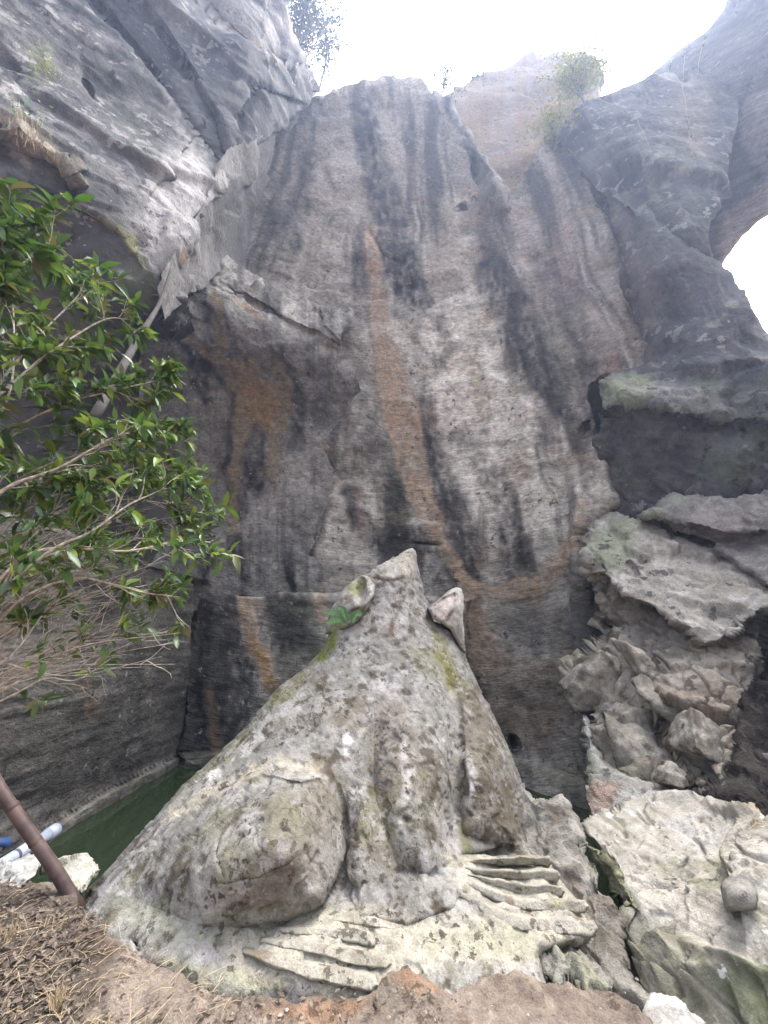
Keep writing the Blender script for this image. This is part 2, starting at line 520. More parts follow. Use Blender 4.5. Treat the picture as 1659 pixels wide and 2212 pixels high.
# ------------------------------------------------------------------ the sheet builder
def sheet(name, outline, depth, step=4, seed=1, jagged=.08, jaglen=14, rim=0, rim_depth=0, mods=(), disp=(), tint=None,
          flow=None, mat=None, skirt=.6, solid=0, parent=None, origin=None):
    """A rock surface with its own outline, distance and relief. rim: width in which the edge rounds away from the viewer.
    skirt: how far the edge is carried back behind the surface. solid: closes the body with a rounded back of that thickness."""
    r = random.Random(seed)
    poly = jag(outline, jagged, jaglen, r) if jagged else list(outline)
    xs = [p[0] for p in poly]; ys = [p[1] for p in poly]
    gx = np.arange(min(xs) - step, max(xs) + 2 * step, step); gy = np.arange(min(ys) - step, max(ys) + 2 * step, step)
    W, H = len(gx), len(gy)
    PX, PY = [a.ravel() for a in np.meshgrid(gx, gy)]
    sd, qx, qy = sdist(PX, PY, poly)
    ins = (sd > -1e-6).reshape(H, W)
    cell = ins[:-1, :-1] | ins[1:, :-1] | ins[:-1, 1:] | ins[1:, 1:]
    out = sd <= 0
    PX = np.where(out, qx, PX); PY = np.where(out, qy, PY); sd = np.maximum(sd, 0)
    idx = np.arange(W * H).reshape(H, W)
    F = np.stack([idx[:-1, :-1], idx[1:, :-1], idx[1:, 1:], idx[:-1, 1:]], -1)[cell]
    used = np.zeros(W * H, bool); used[F.ravel()] = True
    remap = np.cumsum(used) - 1
    F = remap[F]; px, py, sd = PX[used], PY[used], sd[used]
    w = depth(px, py)
    for m in mods:
        w = w + m(px, py)
    if rim:
        vis = [(poly[k], poly[(k + 1) % len(poly)]) for k in range(len(poly)) if (len(poly[k]) < 3 or poly[k][2])]
        dv = np.full(px.shape, 1e9)
        for a, b in vis:
            ex, ey = b[0] - a[0], b[1] - a[1]
            t = np.clip(((px - a[0]) * ex + (py - a[1]) * ey) / (ex * ex + ey * ey + 1e-9), 0, 1)
            dv = np.minimum(dv, np.hypot(px - a[0] - t * ex, py - a[1] - t * ey))
        u = np.clip(1 - dv / rim, 0, 1)
        w = w + rim_depth * (1 - np.sqrt(np.clip(1 - u * u, 0, 1)))
    dx, dy, dz = dirs(px, py)
    ray = np.stack([dx, dy, dz], 1)
    pos = ray * w[:, None] + np.array([0, 0, CAMZ])
    # normals from faces
    def normals(p):
        n = np.zeros_like(p)
        fn = np.cross(p[F[:, 2]] - p[F[:, 0]], p[F[:, 3]] - p[F[:, 1]])
        for k in range(4):
            np.add.at(n, F[:, k], fn)
        return n / (np.linalg.norm(n, axis=1, keepdims=True) + 1e-9)
    nr = normals(pos)
    if np.mean((nr * ray).sum(1)) > 0:
        F = F[:, ::-1]; nr = -nr
    dd = np.zeros(len(px))
    for fn in disp:
        dd = dd + fn(px, py, pos)
    pos0 = pos
    pos = pos + nr * dd[:, None]
    col = None
    if tint:
        T = Tint(px, py, pos0, seed * 13)
        T.sd = sd; T.disp = dd; T.nr = nr
        tint(T)
        col = T.c
    uvw = flow(px, py, pos0) if flow else pos0 * 4
    V = pos; UV = uvw
    # boundary
    E = np.concatenate([F[:, [k, (k + 1) % 4]] for k in range(4)])
    E = E[E[:, 0] != E[:, 1]]
    key = np.minimum(E[:, 0], E[:, 1]).astype(np.int64) * len(px) + np.maximum(E[:, 0], E[:, 1])
    uq, first, cnt = np.unique(key, return_index=True, return_counts=True)
    B = E[first[cnt == 1]]
    nv = len(px)
    if solid:
        u = np.clip(sd / (0.25 * max(max(xs) - min(xs), 1)), 0, 1)
        back = pos + ray * (solid * np.sqrt(1 - (1 - u) ** 2) / 1.0)[:, None]
        bn = np.zeros(nv, bool); bn[B.ravel()] = True
        # shared rim: back copy of the boundary sits on it
        back[bn] = pos[bn]
        Fb = (F + nv)[:, ::-1]
        lut = np.arange(2 * nv); lut[nv:][bn] = np.arange(nv)[bn]
        F = np.concatenate([F, lut[Fb]])
        V = np.concatenate([pos, back]); UV = np.concatenate([uvw, uvw])
        if col is not None: col = np.concatenate([col, col])
    elif skirt:
        bi = np.unique(B)
        m = {}
        cxy = np.array([np.mean(xs), np.mean(ys)])
        rings = [(.12, .2), (.5, .6), (1.0, 1.0)]
        lay = [bi]
        base = nv
        Vs, Us, Cs = [V], [UV], [col]
        rr = fbm(pos[bi] * 2.5, 3, seed + 5)
        for f, g in rings:
            q = pos[bi] + ray[bi] * (skirt * f * (1 + .25 * rr))[:, None]
            Vs.append(q); Us.append(UV[bi])
            if col is not None: Cs.append(col[bi])
            lay.append(np.arange(base, base + len(bi))); base += len(bi)
        pos_in = np.full(nv, -1); pos_in[bi] = np.arange(len(bi))
        ia, ib = pos_in[B[:, 0]], pos_in[B[:, 1]]
        extra = []
        for a, b in zip(lay[:-1], lay[1:]):
            extra.append(np.stack([a[ib], a[ia], b[ia], b[ib]], 1))
        F = np.concatenate([F] + extra)
        V = np.concatenate(Vs); UV = np.concatenate(Us)
        if col is not None: col = np.concatenate(Cs)
    # drop degenerate quads produced by snapping: split to triangles where needed
    T3 = np.concatenate([F[:, [0, 1, 2]], F[:, [0, 2, 3]]])
    ok = (T3[:, 0] != T3[:, 1]) & (T3[:, 1] != T3[:, 2]) & (T3[:, 0] != T3[:, 2])
    return mesh_obj(name, V, T3[ok], mat, parent, col, UV, origin=origin)

def d_fbm(amp, scale, octs=5, seed=0, ridge=False, stretch=(1, 1, 1), gain=.5):
    return lambda px, py, p: amp * fbm(p / scale / np.array(stretch), octs, seed, gain, ridge)
def d_block(amp, scale, seed=0, stretch=(1, 1, 1), warp=.25, k=26):
    def f(px, py, p):
        q = p / scale / np.array(stretch)
        q = q + warp * np.stack([fbm(q * 1.7 + i * 9, 2, seed + i) for i in range(3)], 1)
        return amp * worley(q, seed, k)[2]
    return f
def d_crack(depth, scale, width=.06, seed=0, stretch=(1, 1, 1)):
    def f(px, py, p):
        q = p / scale / np.array(stretch)
        q = q + .3 * np.stack([fbm(q * 1.5 + k * 9, 3, seed + k) for k in range(3)], 1)
        d1, d2, _ = worley(q, seed)
        return -depth * (1 - sstep(0, width, d2 - d1))
    return f
#==MARK==

# ------------------------------------------------------------------ ground and water
WATER_Z = -1.2
gm = plain_mat('earth', (.16, .12, .085), .3, 3, .95)
g = mesh_obj('ground', [(-44, -44, -3.2), (44, -44, -3.2), (44, 44, -3.2), (-44, 44, -3.2)], [(0, 1, 2, 3)], gm, smooth=False)
tag(g, kind='structure')
wm, wt, wb = node_mat('pool_water', .04, .5)
wb.inputs['Base Color'].default_value = (.020, .032, .014, 1)
wn = N(wt, 'ShaderNodeTexNoise', Scale=3.0, Detail=3.0)
wtc = N(wt, 'ShaderNodeTexCoord'); wt.links.new(wtc.outputs['Object'], wn.inputs['Vector'])
wbp = N(wt, 'ShaderNodeBump', Strength=.25, Distance=.02); wt.links.new(wn.outputs[0], wbp.inputs['Height']); wt.links.new(wbp.outputs[0], wb.inputs['Normal'])
wo = mesh_obj('pool_water', [(-7, 1.5, WATER_Z), (6, 1.5, WATER_Z), (6, 12.5, WATER_Z), (-7, 12.5, WATER_Z)], [(0, 1, 2, 3)], wm, smooth=False)
tag(wo, kind='structure')

# ------------------------------------------------------------------ back wall of the pit
def fan(cx, cy, ku, kv):
    def f(px, py, p):
        s = (px - cx) / (py - cy) * 1000
        rho = np.hypot(px - cx, py - cy)
        return np.stack([s / ku, rho / kv, p[:, 2] * .3], 1)
    return f
DK = (.022, .021, .024)
OC = (.20, .155, .10)
OR = (.37, .275, .195)
def tint_back(T):
    px, py = T.px, T.py
    u = (px - 850) / (py + 450) * 1000; rho = np.hypot(px - 850, py + 450)
    T.base((.235, .212, .182), (.43, .395, .345), 1.3)
    T.area([(940, 660), (1060, 660), (1200, 860), (1280, 1060), (1180, 1180), (1010, 1100), (900, 900), (860, 740)], (.74, .69, .61), .95, 80)  # pale patch: skylight on the centre right of the wall, painted in
    T.area([(600, 330), (760, 300), (800, 420), (760, 600), (620, 620)], (.33, .29, .25), .6, 50)
    T.area([(900, 300), (960, 260), (1000, 520), (960, 620), (900, 560)], (.36, .31, .25), .6, 40)
    T.area([(1100, 480), (1200, 400), (1300, 600), (1390, 780), (1300, 900), (1200, 700)], (.27, .215, .20), .7, 40)
    u = u + 26 * fbm(P2(px / 160, py / 190), 3, 91) + 7 * fbm(P2(px / 30, py / 50), 3, 92)
    T.flow(u / 58, rho / 420, (.04, .038, .037), -.05, .6, .9, 3, 5)
    T.flow(u / 24, rho / 200, (.045, .042, .04), .15, .8, .7, 4, 5)
    T.flow(u / 40, rho / 400, (.56, .53, .465), .25, .85, .65, 9, 5)
    T.flow(u / 60, rho / 12, (.13, .115, .10), .1, .8, .45, 5, 4)
    T.patches((.10, .105, .07), 1.6, .25, .9, .4, 8)
    T.patches((.27, .19, .13), 1.1, .35, 1.0, .5, 12)
    for s, a in [([(785, 220, 18), (800, 330, 26), (830, 420, 34), (850, 520, 40), (880, 610, 34), (905, 650, 26)], .85),
              ([(655, 300, 10), (660, 420, 12), (640, 540, 8)], .7), ([(775, 560, 14), (770, 640, 16), (785, 700, 10)], .75),
              ([(1060, 590, 36), (1130, 720, 44), (1190, 850, 26), (1235, 910, 6)], .85),
              ([(1160, 560, 16), (1240, 700, 26), (1290, 820, 14)], .5),
              ([(950, 700, 14), (965, 760, 16), (950, 800, 6)], .6), ([(990, 940, 16), (1080, 1060, 22), (1120, 1180, 14)], .6),
              ([(930, 960, 26), (990, 1150, 30), (1010, 1240, 24)], .7), ([(900, 700, 6), (905, 830, 10), (940, 990, 16)], .5),
              ([(1070, 1130, 7), (1105, 1270, 9)], .8), ([(1115, 1130, 7), (1150, 1240, 9)], .7),
              ([(1260, 860, 10), (1275, 960, 14), (1270, 1060, 8)], .6),
              ([(760, 900, 60), (700, 960, 60), (860, 1000, 30)], .5), ([(620, 760, 40), (660, 900, 40)], .45),
              ([(870, 1170, 30), (930, 1180, 44), (960, 1250, 40)], .7),
              ([(650, 1080, 30), (640, 1280, 26)], .4), ([(860, 1080, 26), (850, 1170, 24)], .55),
              ([(440, 1180, 12), (443, 1300, 14), (440, 1440, 11), (438, 1600, 12)], 1), ([(512, 1170, 16), (520, 1260, 10), (505, 1290, 7)], 1),
              ([(626, 1205, 11), (634, 1280, 7)], 1), ([(752, 1060, 13), (770, 1110, 16), (815, 1180, 20)], .8), ([(500, 1330, 20), (520, 1500, 30), (480, 1600, 30)], .6),
              ([(600, 1400, 30), (640, 1360, 24)], .5), ([(1098, 1560, 4), (1106, 1640, 12)], .9), ([(500, 1440, 60), (440, 1620, 60), (600, 1560, 60)], .6)]:
        T.stroke(s, DK, a, 14)
    T.stroke([(775, 1070, 5), (785, 1180, 8)], (.24, .16, .15), .8)
    T.stroke([(500, 900, 22), (508, 1000, 20), (498, 1110, 16)], DK, .9, 10)
    T.stroke([(560, 830, 66), (575, 960, 54), (590, 1060, 14)], DK, .8, 16)
    T.stroke([(545, 830, 36), (520, 930, 12), (510, 1010, 9), (500, 1100, 9), (505, 1150, 3)], OC, .95)
    T.stroke([(560, 830, 44), (605, 850, 40), (590, 950, 18), (590, 1030, 9), (600, 1080, 3)], OC, .8)
    T.stroke([(640, 990, 12), (660, 1060, 10), (700, 970, 18)], (.20, .13, .10), .6)
    # the long orange seep and its loop
    T.stroke([(800, 520, 24), (815, 620, 20), (822, 730, 20), (845, 800, 34), (862, 880, 40), (882, 960, 34), (900, 1050, 26), (925, 1110, 22), (962, 1180, 15), (1000, 1250, 12)], (.10, .07, .055), .7, 10)
    T.stroke([(800, 500, 12), (815, 620, 14), (822, 730, 16), (845, 800, 31), (862, 880, 38), (882, 960, 32), (900, 1050, 24), (925, 1110, 20), (962, 1180, 13), (1000, 1250, 11), (1025, 1330, 18), (1045, 1430, 26)], OR, .95, 6)
    T.area([(1005, 1250), (1050, 1300), (1080, 1400), (1200, 1420), (1290, 1360), (1300, 1420), (1240, 1560), (1140, 1620), (1060, 1560), (1020, 1400)], (.29, .225, .16), .75, 24)
    T.area([(1090, 1330), (1170, 1300), (1270, 1270), (1290, 1370), (1180, 1405), (1100, 1390)], (.15, .135, .12), .8, 16)
    T.area([(1095, 1470), (1170, 1455), (1250, 1480), (1240, 1560), (1110, 1540)], (.15, .135, .12), .6, 22)
    T.stroke([(1008, 1262, 12), (1080, 1282, 20), (1165, 1262, 24), (1222, 1205, 18), (1252, 1130, 11), (1263, 1085, 5)], OR, .95, 6)
    T.stroke([(1000, 1290, 3), (1090, 1303, 4), (1180, 1290, 3)], (.10, .075, .06), .8)
    T.stroke([(1020, 780, 12), (1050, 900, 16)], (.27, .22, .13), .6)
    T.stroke([(525, 1290, 12), (545, 1380, 15), (575, 1440, 18), (602, 1500, 18)], OR, .9); T.stroke([(540, 1350, 5), (590, 1490, 8)], (.33, .17, .05), .7)
    T.stroke([(690, 1290, 16), (705, 1340, 14)], (.36, .25, .18), .8)
    T.stroke([(450, 1480, 8), (470, 1640, 12)], (.15, .10, .06), .6)
    T.stroke([(505, 1280, 3), (720, 1286, 4)], (.42, .40, .33), .8)
    T.stroke([(405, 1640, 8), (520, 1625, 8), (800, 1620, 8), (1140, 1650, 12), (1280, 1720, 14)], (.24, .25, .18), .6)
    T.stroke([(1090, 1640, 16), (1200, 1660, 16), (1290, 1720, 18)], (.33, .32, .26), .6)

back_f = Field([(405, 1640, 10.1), (405, 1280, 10.3), (330, 900, 10.8), (480, 600, 11.4), (545, 470, 12.0), (600, 320, 12.3), (655, 215, 12.4), (850, 170, 11.6), (930, 190, 11.4),
                (720, 420, 11.6), (840, 640, 10.7), (850, 860, 10.5), (850, 1150, 10.3), (850, 1650, 10.0), (1100, 1650, 9.1), (1280, 1740, 7.7), (1260, 1200, 7.9), (1340, 1090, 7.5), (1290, 850, 7.7),
                (1100, 900, 9.2), (1090, 480, 10.2), (1250, 600, 8.6), (1400, 740, 7.7), (1180, 310, 9.8), (965, 300, 11.3), (1020, 470, 10.7), (620, 900, 10.6), (1130, 420, 10.0)])
back = sheet('rock_wall', [(640, 215, 0), (700, 203), (740, 190), (800, 172), (850, 162), (905, 170), (930, 196), (955, 225), (972, 262), (992, 300), (1012, 345), (1018, 390), (1040, 440), (1085, 442),
                   (1112, 425), (1135, 370), (1158, 318), (1180, 285, 0), (1260, 330, 0), (1350, 500, 0), (1440, 700, 0), (1420, 800, 0), (1310, 812), (1285, 835), (1288, 880), (1296, 930), (1300, 985), (1316, 1010), (1330, 1085), (1282, 1130),
                   (1262, 1160), (1265, 1220), (1290, 1300, 0), (1320, 1500, 0), (1330, 1800, 0), (1280, 1800, 0), (1100, 1730, 0), (800, 1700, 0), (380, 1710, 0), (300, 1500, 0), (290, 900, 0), (400, 520, 0), (560, 330, 0)], back_f, 4, 3, .09, 16,
      rim=18, rim_depth=.35,
      mods=[ledge([(1100, 545), (1040, 600), (985, 635), (920, 662), (840, 655), (760, 640), (690, 625), (600, 600)], 0.28, 40),
            groove([(1112, 540), (1040, 600), (985, 637), (920, 668), (840, 662)], .08, 9),
            groove([(880, 1172), (960, 1178)], .25, 8),
            groove([(780, 470), (830, 560), (900, 575)], .12, 9),
            groove([(1258, 930), (1270, 918)], .3, 8), groove([(1108, 1600), (1110, 1606)], .4, 7), groove([(900, 596), (903, 606)], .35, 5),
            bump([(430, 1284), (730, 1287), (1020, 1290), (1010, 1420), (1000, 1760), (380, 1760), (400, 1400)], .4, 6, .6),
            bump([(680, 950), (760, 880), (850, 960), (880, 1050), (760, 1070)], .22, 90),
            bump([(380, 1630), (520, 1615), (800, 1610), (1140, 1640), (1290, 1700), (1300, 1830), (370, 1830)], .25, 10, .6),
            bump([(690, 560), (760, 500), (800, 560), (760, 640), (700, 640)], .15, 50)],
      disp=[d_fbm(.16, 1.6, 4, 5), d_fbm(.05, .32, 5, 15, stretch=(1.3, 1.3, .6), gain=.6), d_block(.14, 1.5, 31, (1, 1, 2.0)),
            lambda px, py, p: .016 * fbm(P2((px - 850) / (py + 450) * 1000 / 25, np.hypot(px - 850, py + 450) / 9), 3, 41)],
      tint=tint_back, flow=fan(850, -450, 9, 4.2), mat=M_wall, skirt=1.2)
tag(back, kind='structure')

# hollow rock above the notch
def tint_hollow(T):
    T.base((.16, .145, .13), (.30, .27, .24), .8)
    T.patches((.06, .06, .065), .9, .1, .8, .7)
    T.flow((T.px - 850) / (T.py + 450) * 1000 / 24, T.py / 200, (.04, .038, .037), 0, .6, .8)
    T.stroke([(1035, 300, 4), (1060, 360, 4), (1085, 400, 5), (1100, 440, 4)], (.45, .42, .37), .9)
    T.stroke([(950, 225, 4), (980, 290, 8), (1000, 340, 6)], (.45, .42, .36), .8)
def hollow_dip(px, py):
    return 1.9 * np.exp(-(((px - 1015) / 42) ** 2 + ((py - 375) / 48) ** 2) * 1.2)
o = sheet('notch_rock', [(935, 195), (960, 215), (985, 240), (1000, 262), (1022, 290), (1040, 330), (1062, 360), (1082, 398), (1103, 432), (1098, 462), (1060, 480, 0), (980, 480, 0), (935, 400, 0), (920, 260, 0)],
      Field([(940, 205, 11.45), (1000, 270, 11.0), (1100, 435, 9.75), (1000, 470, 10.85), (935, 380, 11.5), (1015, 375, 10.55), (1060, 478, 10.6), (922, 300, 11.7)]), 3.5, 8, .1, 12, rim=14, rim_depth=.4, mods=[hollow_dip],
      disp=[d_fbm(.15, .9, 5, 3), d_block(.15, .8, 5, k=60)], tint=tint_hollow, mat=M_cliff, skirt=1.5)
tag(o, kind='structure')

def tint_far(T):
    T.base((.25, .165, .085), (.36, .26, .16), 2)
    T.flow(T.px / 300 + T.py / 200, (T.py + T.px * .35) / 26, (.27, .21, .15), .1, .9, .6)
    T.flow(T.px / 22, T.py / 160, (.30, .25, .20), .2, .9, .6, 7)
    T.area([(1050, 240), (1130, 300), (1110, 430), (1040, 330)], (.28, .22, .16), .6, 20)
    T.area([(950, 205), (1060, 165), (1110, 180), (1000, 220)], (.48, .41, .32), .6, 20)
    T.stroke([(1052, 182, 3), (1062, 178, 3)], (.08, .07, .06), .9)
o = sheet('far_cliff', [(925, 215), (960, 205), (1000, 190), (1045, 165), (1085, 150), (1125, 124), (1155, 108), (1180, 118), (1215, 114), (1250, 120), (1285, 130), (1292, 160), (1300, 230, 0), (1300, 480, 0), (1000, 500, 0), (900, 320, 0)],
      Field([(930, 220, 13.8), (1150, 110, 14.2), (1290, 150, 13.0), (1100, 400, 12.3), (1200, 300, 12.5)]), 4, 9, .07, 16, rim=16, rim_depth=.8,
      disp=[d_fbm(.25, 3, 5, 3), d_block(.25, 4, 9, (1, 1, 1), k=60), d_fbm(.05, .5, 4, 4)], tint=tint_far, mat=M_cliff, skirt=3)
tag(o, kind='structure')

# ------------------------------------------------------------------ left cliff
def tint_left(T):
    T.base((.045, .045, .047), (.165, .161, .16), 1.0)
    k = (T.px + T.py * .75)
    T.flow(T.px * .6 / 40 - T.py * .8 / 40, (T.px * .8 + T.py * .6) / 260, (.09, .09, .095), .15, .8, .7, 3, 4)
    T.patches((.05, .052, .055), .9, .1, .7, .75, 3)
    T.patches((.42, .40, .40), .5, .35, .9, .65, 4)
    T.area([(300, 400), (420, 290), (475, 405), (380, 575), (330, 560), (290, 500)], (.50, .485, .47), .85, 45)  # bright slab facet, the light on it put into the colour
    T.area([(190, 170), (330, 230), (360, 330), (300, 330), (210, 260)], (.04, .045, .043), .85, 40)
    T.stroke([(340, 330, 12), (300, 400, 14), (270, 480, 10)], (.12, .12, .12), .7, 16)
    T.stroke([(205, 0, 14), (300, 120, 18), (380, 240, 16), (430, 310, 16), (470, 365, 10)], (.025, .026, .03), 1, 14)
    T.stroke([(270, 0, 8), (360, 130, 14), (440, 270, 16), (480, 340, 10)], (.08, .08, .09), .8, 16)
    T.area([(420, 80), (560, 110), (660, 150), (640, 215), (520, 330), (480, 330), (440, 220)], (.05, .048, .052), .85, 30)
    T.area([(440, 0), (640, 0), (660, 130), (560, 110), (480, 60)], (.33, .31, .29), .6, 30)
    T.stroke([(355, 160, 6), (410, 160, 5)], (.08, .08, .085), .6)
    T.stroke([(500, 60, 5), (560, 110, 6), (640, 160, 5)], (.22, .15, .11), .5)
    T.area([(180, 470), (235, 478), (290, 520), (330, 590), (330, 640), (300, 620), (260, 540)], (.17, .17, .05), .85, 14)
    T.area([(0, 270), (60, 280), (130, 330), (150, 400), (80, 350), (0, 320)], (.30, .26, .17), .6, 20)
    T.area([(70, 100), (120, 110), (110, 180), (60, 190)], (.13, .17, .05), .5, 18)
left_a = Field([(-80, -60, 4.6), (0, 0, 5.0), (300, 0, 6.6), (630, 0, 9.5), (655, 120, 10.6), (680, 195, 11.6), (640, 260, 10.8), (475, 405, 7.3), (375, 580, 6.3), (335, 645, 6.0), (0, 390, 4.7), (200, 455, 5.4), (250, 200, 6.2), (480, 100, 7.9), (560, 200, 8.6), (420, 300, 7.1)])
o = sheet('left_cliff', [(-90, -60, 0), (640, -60, 0), (628, 20), (632, 75), (655, 110), (668, 150), (682, 190), (668, 215), (640, 250), (600, 288), (560, 320), (500, 345), (478, 402), (455, 440), (430, 478), (405, 530), (385, 568), (372, 590), (350, 625), (333, 648), (322, 628), (300, 585), (275, 548), (240, 500),
                 (205, 470), (165, 450), (120, 418), (60, 402), (0, 392), (-90, 400, 0)], left_a, 4, 12, .1, 14, rim=16, rim_depth=.4,
      mods=[ledge([(470, 368), (430, 312), (380, 244), (300, 124), (195, -10)], .9, 70),
            groove([(470, 368, 0), (430, 312, 3), (380, 244, 3), (300, 124, 3), (195, -10, 4)], .5, 9), groove([(300, -20, 2), (400, 140, 3), (470, 260, 3), (490, 330, 1)], .35, 9),
            ledge([(300, -20), (400, 140), (470, 260), (490, 330)], .5, 50), ledge([(500, 330), (520, 240), (560, 180), (640, 215)], .5, 30),
            ledge([(660, 150), (600, 130), (545, 118), (490, 60), (440, 0)], .8, 50),
            ledge([(355, 380), (420, 290)], .2, 30), groove([(140, 395), (165, 420), (150, 440)], .4, 14), groove([(178, 165), (196, 205), (205, 225)], .3, 8)],
      disp=[d_fbm(.10, 1.6, 4, 5), d_block(.26, 2.2, 33, (1.5, 1, 1), k=60), d_block(.05, .6, 36, (1.5, 1, 1), k=60), d_fbm(.025, .25, 5, 8, gain=.6)], tint=tint_left, mat=M_cliff, skirt=1.5)
tag(o, kind='structure')
# polished side face right of the bright slab
def tint_side(T):
    T.base((.15, .145, .14), (.23, .22, .21), 1.5)
    T.flow(T.px / 9, T.py / 120, (.14, .135, .13), .1, .9, .6)
    T.area([(540, 480), (590, 380), (560, 560), (520, 600)], (.13, .13, .13), .6, 25)  # darker corner towards the back wall, shade painted in
    T.flow(T.px / 16, T.py / 300, (.30, .29, .28), .4, .9, .6, 7)
o = sheet('side_face', [(500, 325, 0), (570, 290, 0), (640, 225, 0), (690, 190, 0), (668, 222), (620, 288), (590, 345), (565, 400), (548, 470), (540, 520), (520, 575, 0), (470, 590, 0), (350, 690, 0), (330, 620, 0), (400, 500, 0), (450, 420, 0), (478, 360, 0)],
      Field([(478, 405, 7.6), (575, 300, 9.6), (665, 215, 12.2), (545, 480, 10.8), (520, 575, 10.2), (470, 545, 8.6), (395, 580, 6.7), (340, 660, 6.2)]), 4, 14, .06, 14,
      disp=[d_fbm(.12, 1.2, 5, 5), d_block(.12, 1.0, 61, (1, 1, 1.6), k=60)], tint=tint_side, mat=M_cliff, skirt=1, flow=lambda px, py, p: np.stack([px / 8, py / 60, p[:, 2]], 1))
tag(o, kind='structure')
# dark hollow beneath the overhang, behind the shrub
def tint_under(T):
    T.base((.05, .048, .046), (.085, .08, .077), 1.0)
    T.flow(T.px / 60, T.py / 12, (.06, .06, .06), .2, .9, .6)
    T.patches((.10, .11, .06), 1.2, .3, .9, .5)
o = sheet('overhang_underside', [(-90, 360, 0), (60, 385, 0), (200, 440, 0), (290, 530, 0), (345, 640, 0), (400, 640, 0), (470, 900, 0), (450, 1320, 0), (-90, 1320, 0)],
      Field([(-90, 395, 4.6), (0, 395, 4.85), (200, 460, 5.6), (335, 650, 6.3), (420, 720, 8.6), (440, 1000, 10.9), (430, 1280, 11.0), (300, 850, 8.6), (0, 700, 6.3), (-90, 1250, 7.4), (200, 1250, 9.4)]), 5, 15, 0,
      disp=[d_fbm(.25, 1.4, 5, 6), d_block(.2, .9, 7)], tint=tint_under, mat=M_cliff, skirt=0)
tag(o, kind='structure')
# the hole high on the left
def tint_dark(T):
    T.base((.12, .115, .11), (.2, .19, .18), .6)
o = sheet('ledge_rock', [(-90, 260), (0, 268), (40, 262), (90, 300), (140, 345), (175, 378), (190, 400), (150, 410, 0), (80, 395, 0), (-90, 380, 0)],
      Field([(-90, 280, 4.3), (0, 290, 4.5), (140, 360, 4.9), (180, 400, 5.1), (0, 380, 5.2), (80, 385, 5.4)]), 4, 17, .1, 12, rim=14, rim_depth=.2,
      mods=[lambda px, py: 1.3 * (1 - sstep(0, 34, seg_dist(px, py, [(-90, 352), (0, 352), (70, 360), (125, 388)], False)[0]))],
      disp=[d_fbm(.12, .5, 5, 6), d_block(.2, .5, 7)], tint=lambda T: T.base((.16, .145, .12), (.34, .31, .26), .5).patches((.2, .17, .09), .4, .2, .8, .6), mat=M_cliff, skirt=1)
tag(o, kind='structure')

# left buttress, stained ochre and black
def tint_butt(T):
    px, py = T.px, T.py
    T.base((.16, .15, .135), (.26, .245, .225), 1.2)
    T.area([(400, 590), (470, 545), (600, 640), (740, 680), (730, 760), (620, 720), (520, 660)], (.44, .42, .375), .85, 24)  # pale ledge top: light from the sky painted on
    T.flow(px / 26, py / 300, (.085, .08, .078), .1, .8, .8, 3, 4)
    T.flow(px / 10, py / 200, (.10, .095, .09), .2, .9, .6, 4, 4)
    T.flow(px / 70, py / 10, (.10, .095, .085), .15, .8, .4, 5)
    T.area([(340, 800), (420, 780), (440, 1000), (420, 1290), (330, 1290)], (.10, .095, .085), .7, 30)
    for s, a, w in [([(350, 690, 12), (430, 765, 20), (490, 800, 26), (540, 850, 46)], 1, 10), ([(462, 660, 22), (472, 740, 26), (500, 800, 30)], .95, 10),
                    ([(425, 780, 16), (432, 830, 16), (450, 860, 8)], .9, 8), ([(545, 790, 22), (560, 860, 60), (540, 1000, 60), (510, 1100, 24)], .85, 14), ([(600, 760, 14), (640, 860, 18), (640, 960, 18)], .9, 14),
                    ([(440, 1160, 12), (443, 1290, 14)], 1, 8), ([(512, 1170, 16), (520, 1290, 12)], 1, 8), ([(626, 1205, 11), (634, 1290, 7)], 1, 6), ([(660, 720, 8), (668, 800, 10)], .7, 10), ([(700, 780, 10), (690, 900, 20)], .5, 14)]:
        T.stroke(s, DK, a, w)
    T.stroke([(350, 690, 5), (430, 752, 10), (485, 782, 15), (540, 840, 34), (560, 870, 40)], OC, 1)
    T.stroke([(464, 640, 9), (470, 700, 13), (480, 770, 14)], OC, 1)
    T.stroke([(548, 780, 9), (552, 830, 12)], OC, .9); T.stroke([(602, 790, 8), (606, 840, 26), (604, 890, 24), (590, 960, 14), (590, 1040, 9), (600, 1085, 3)], OC, .8)
    T.stroke([(545, 850, 40), (520, 930, 12), (510, 1010, 9), (500, 1100, 9), (505, 1150, 3)], OC, .95)
    T.stroke([(560, 850, 30), (570, 900, 22)], (.20, .12, .05), .7, 14)
    T.stroke([(500, 630, 3), (560, 690, 5)], (.30, .17, .10), .6)
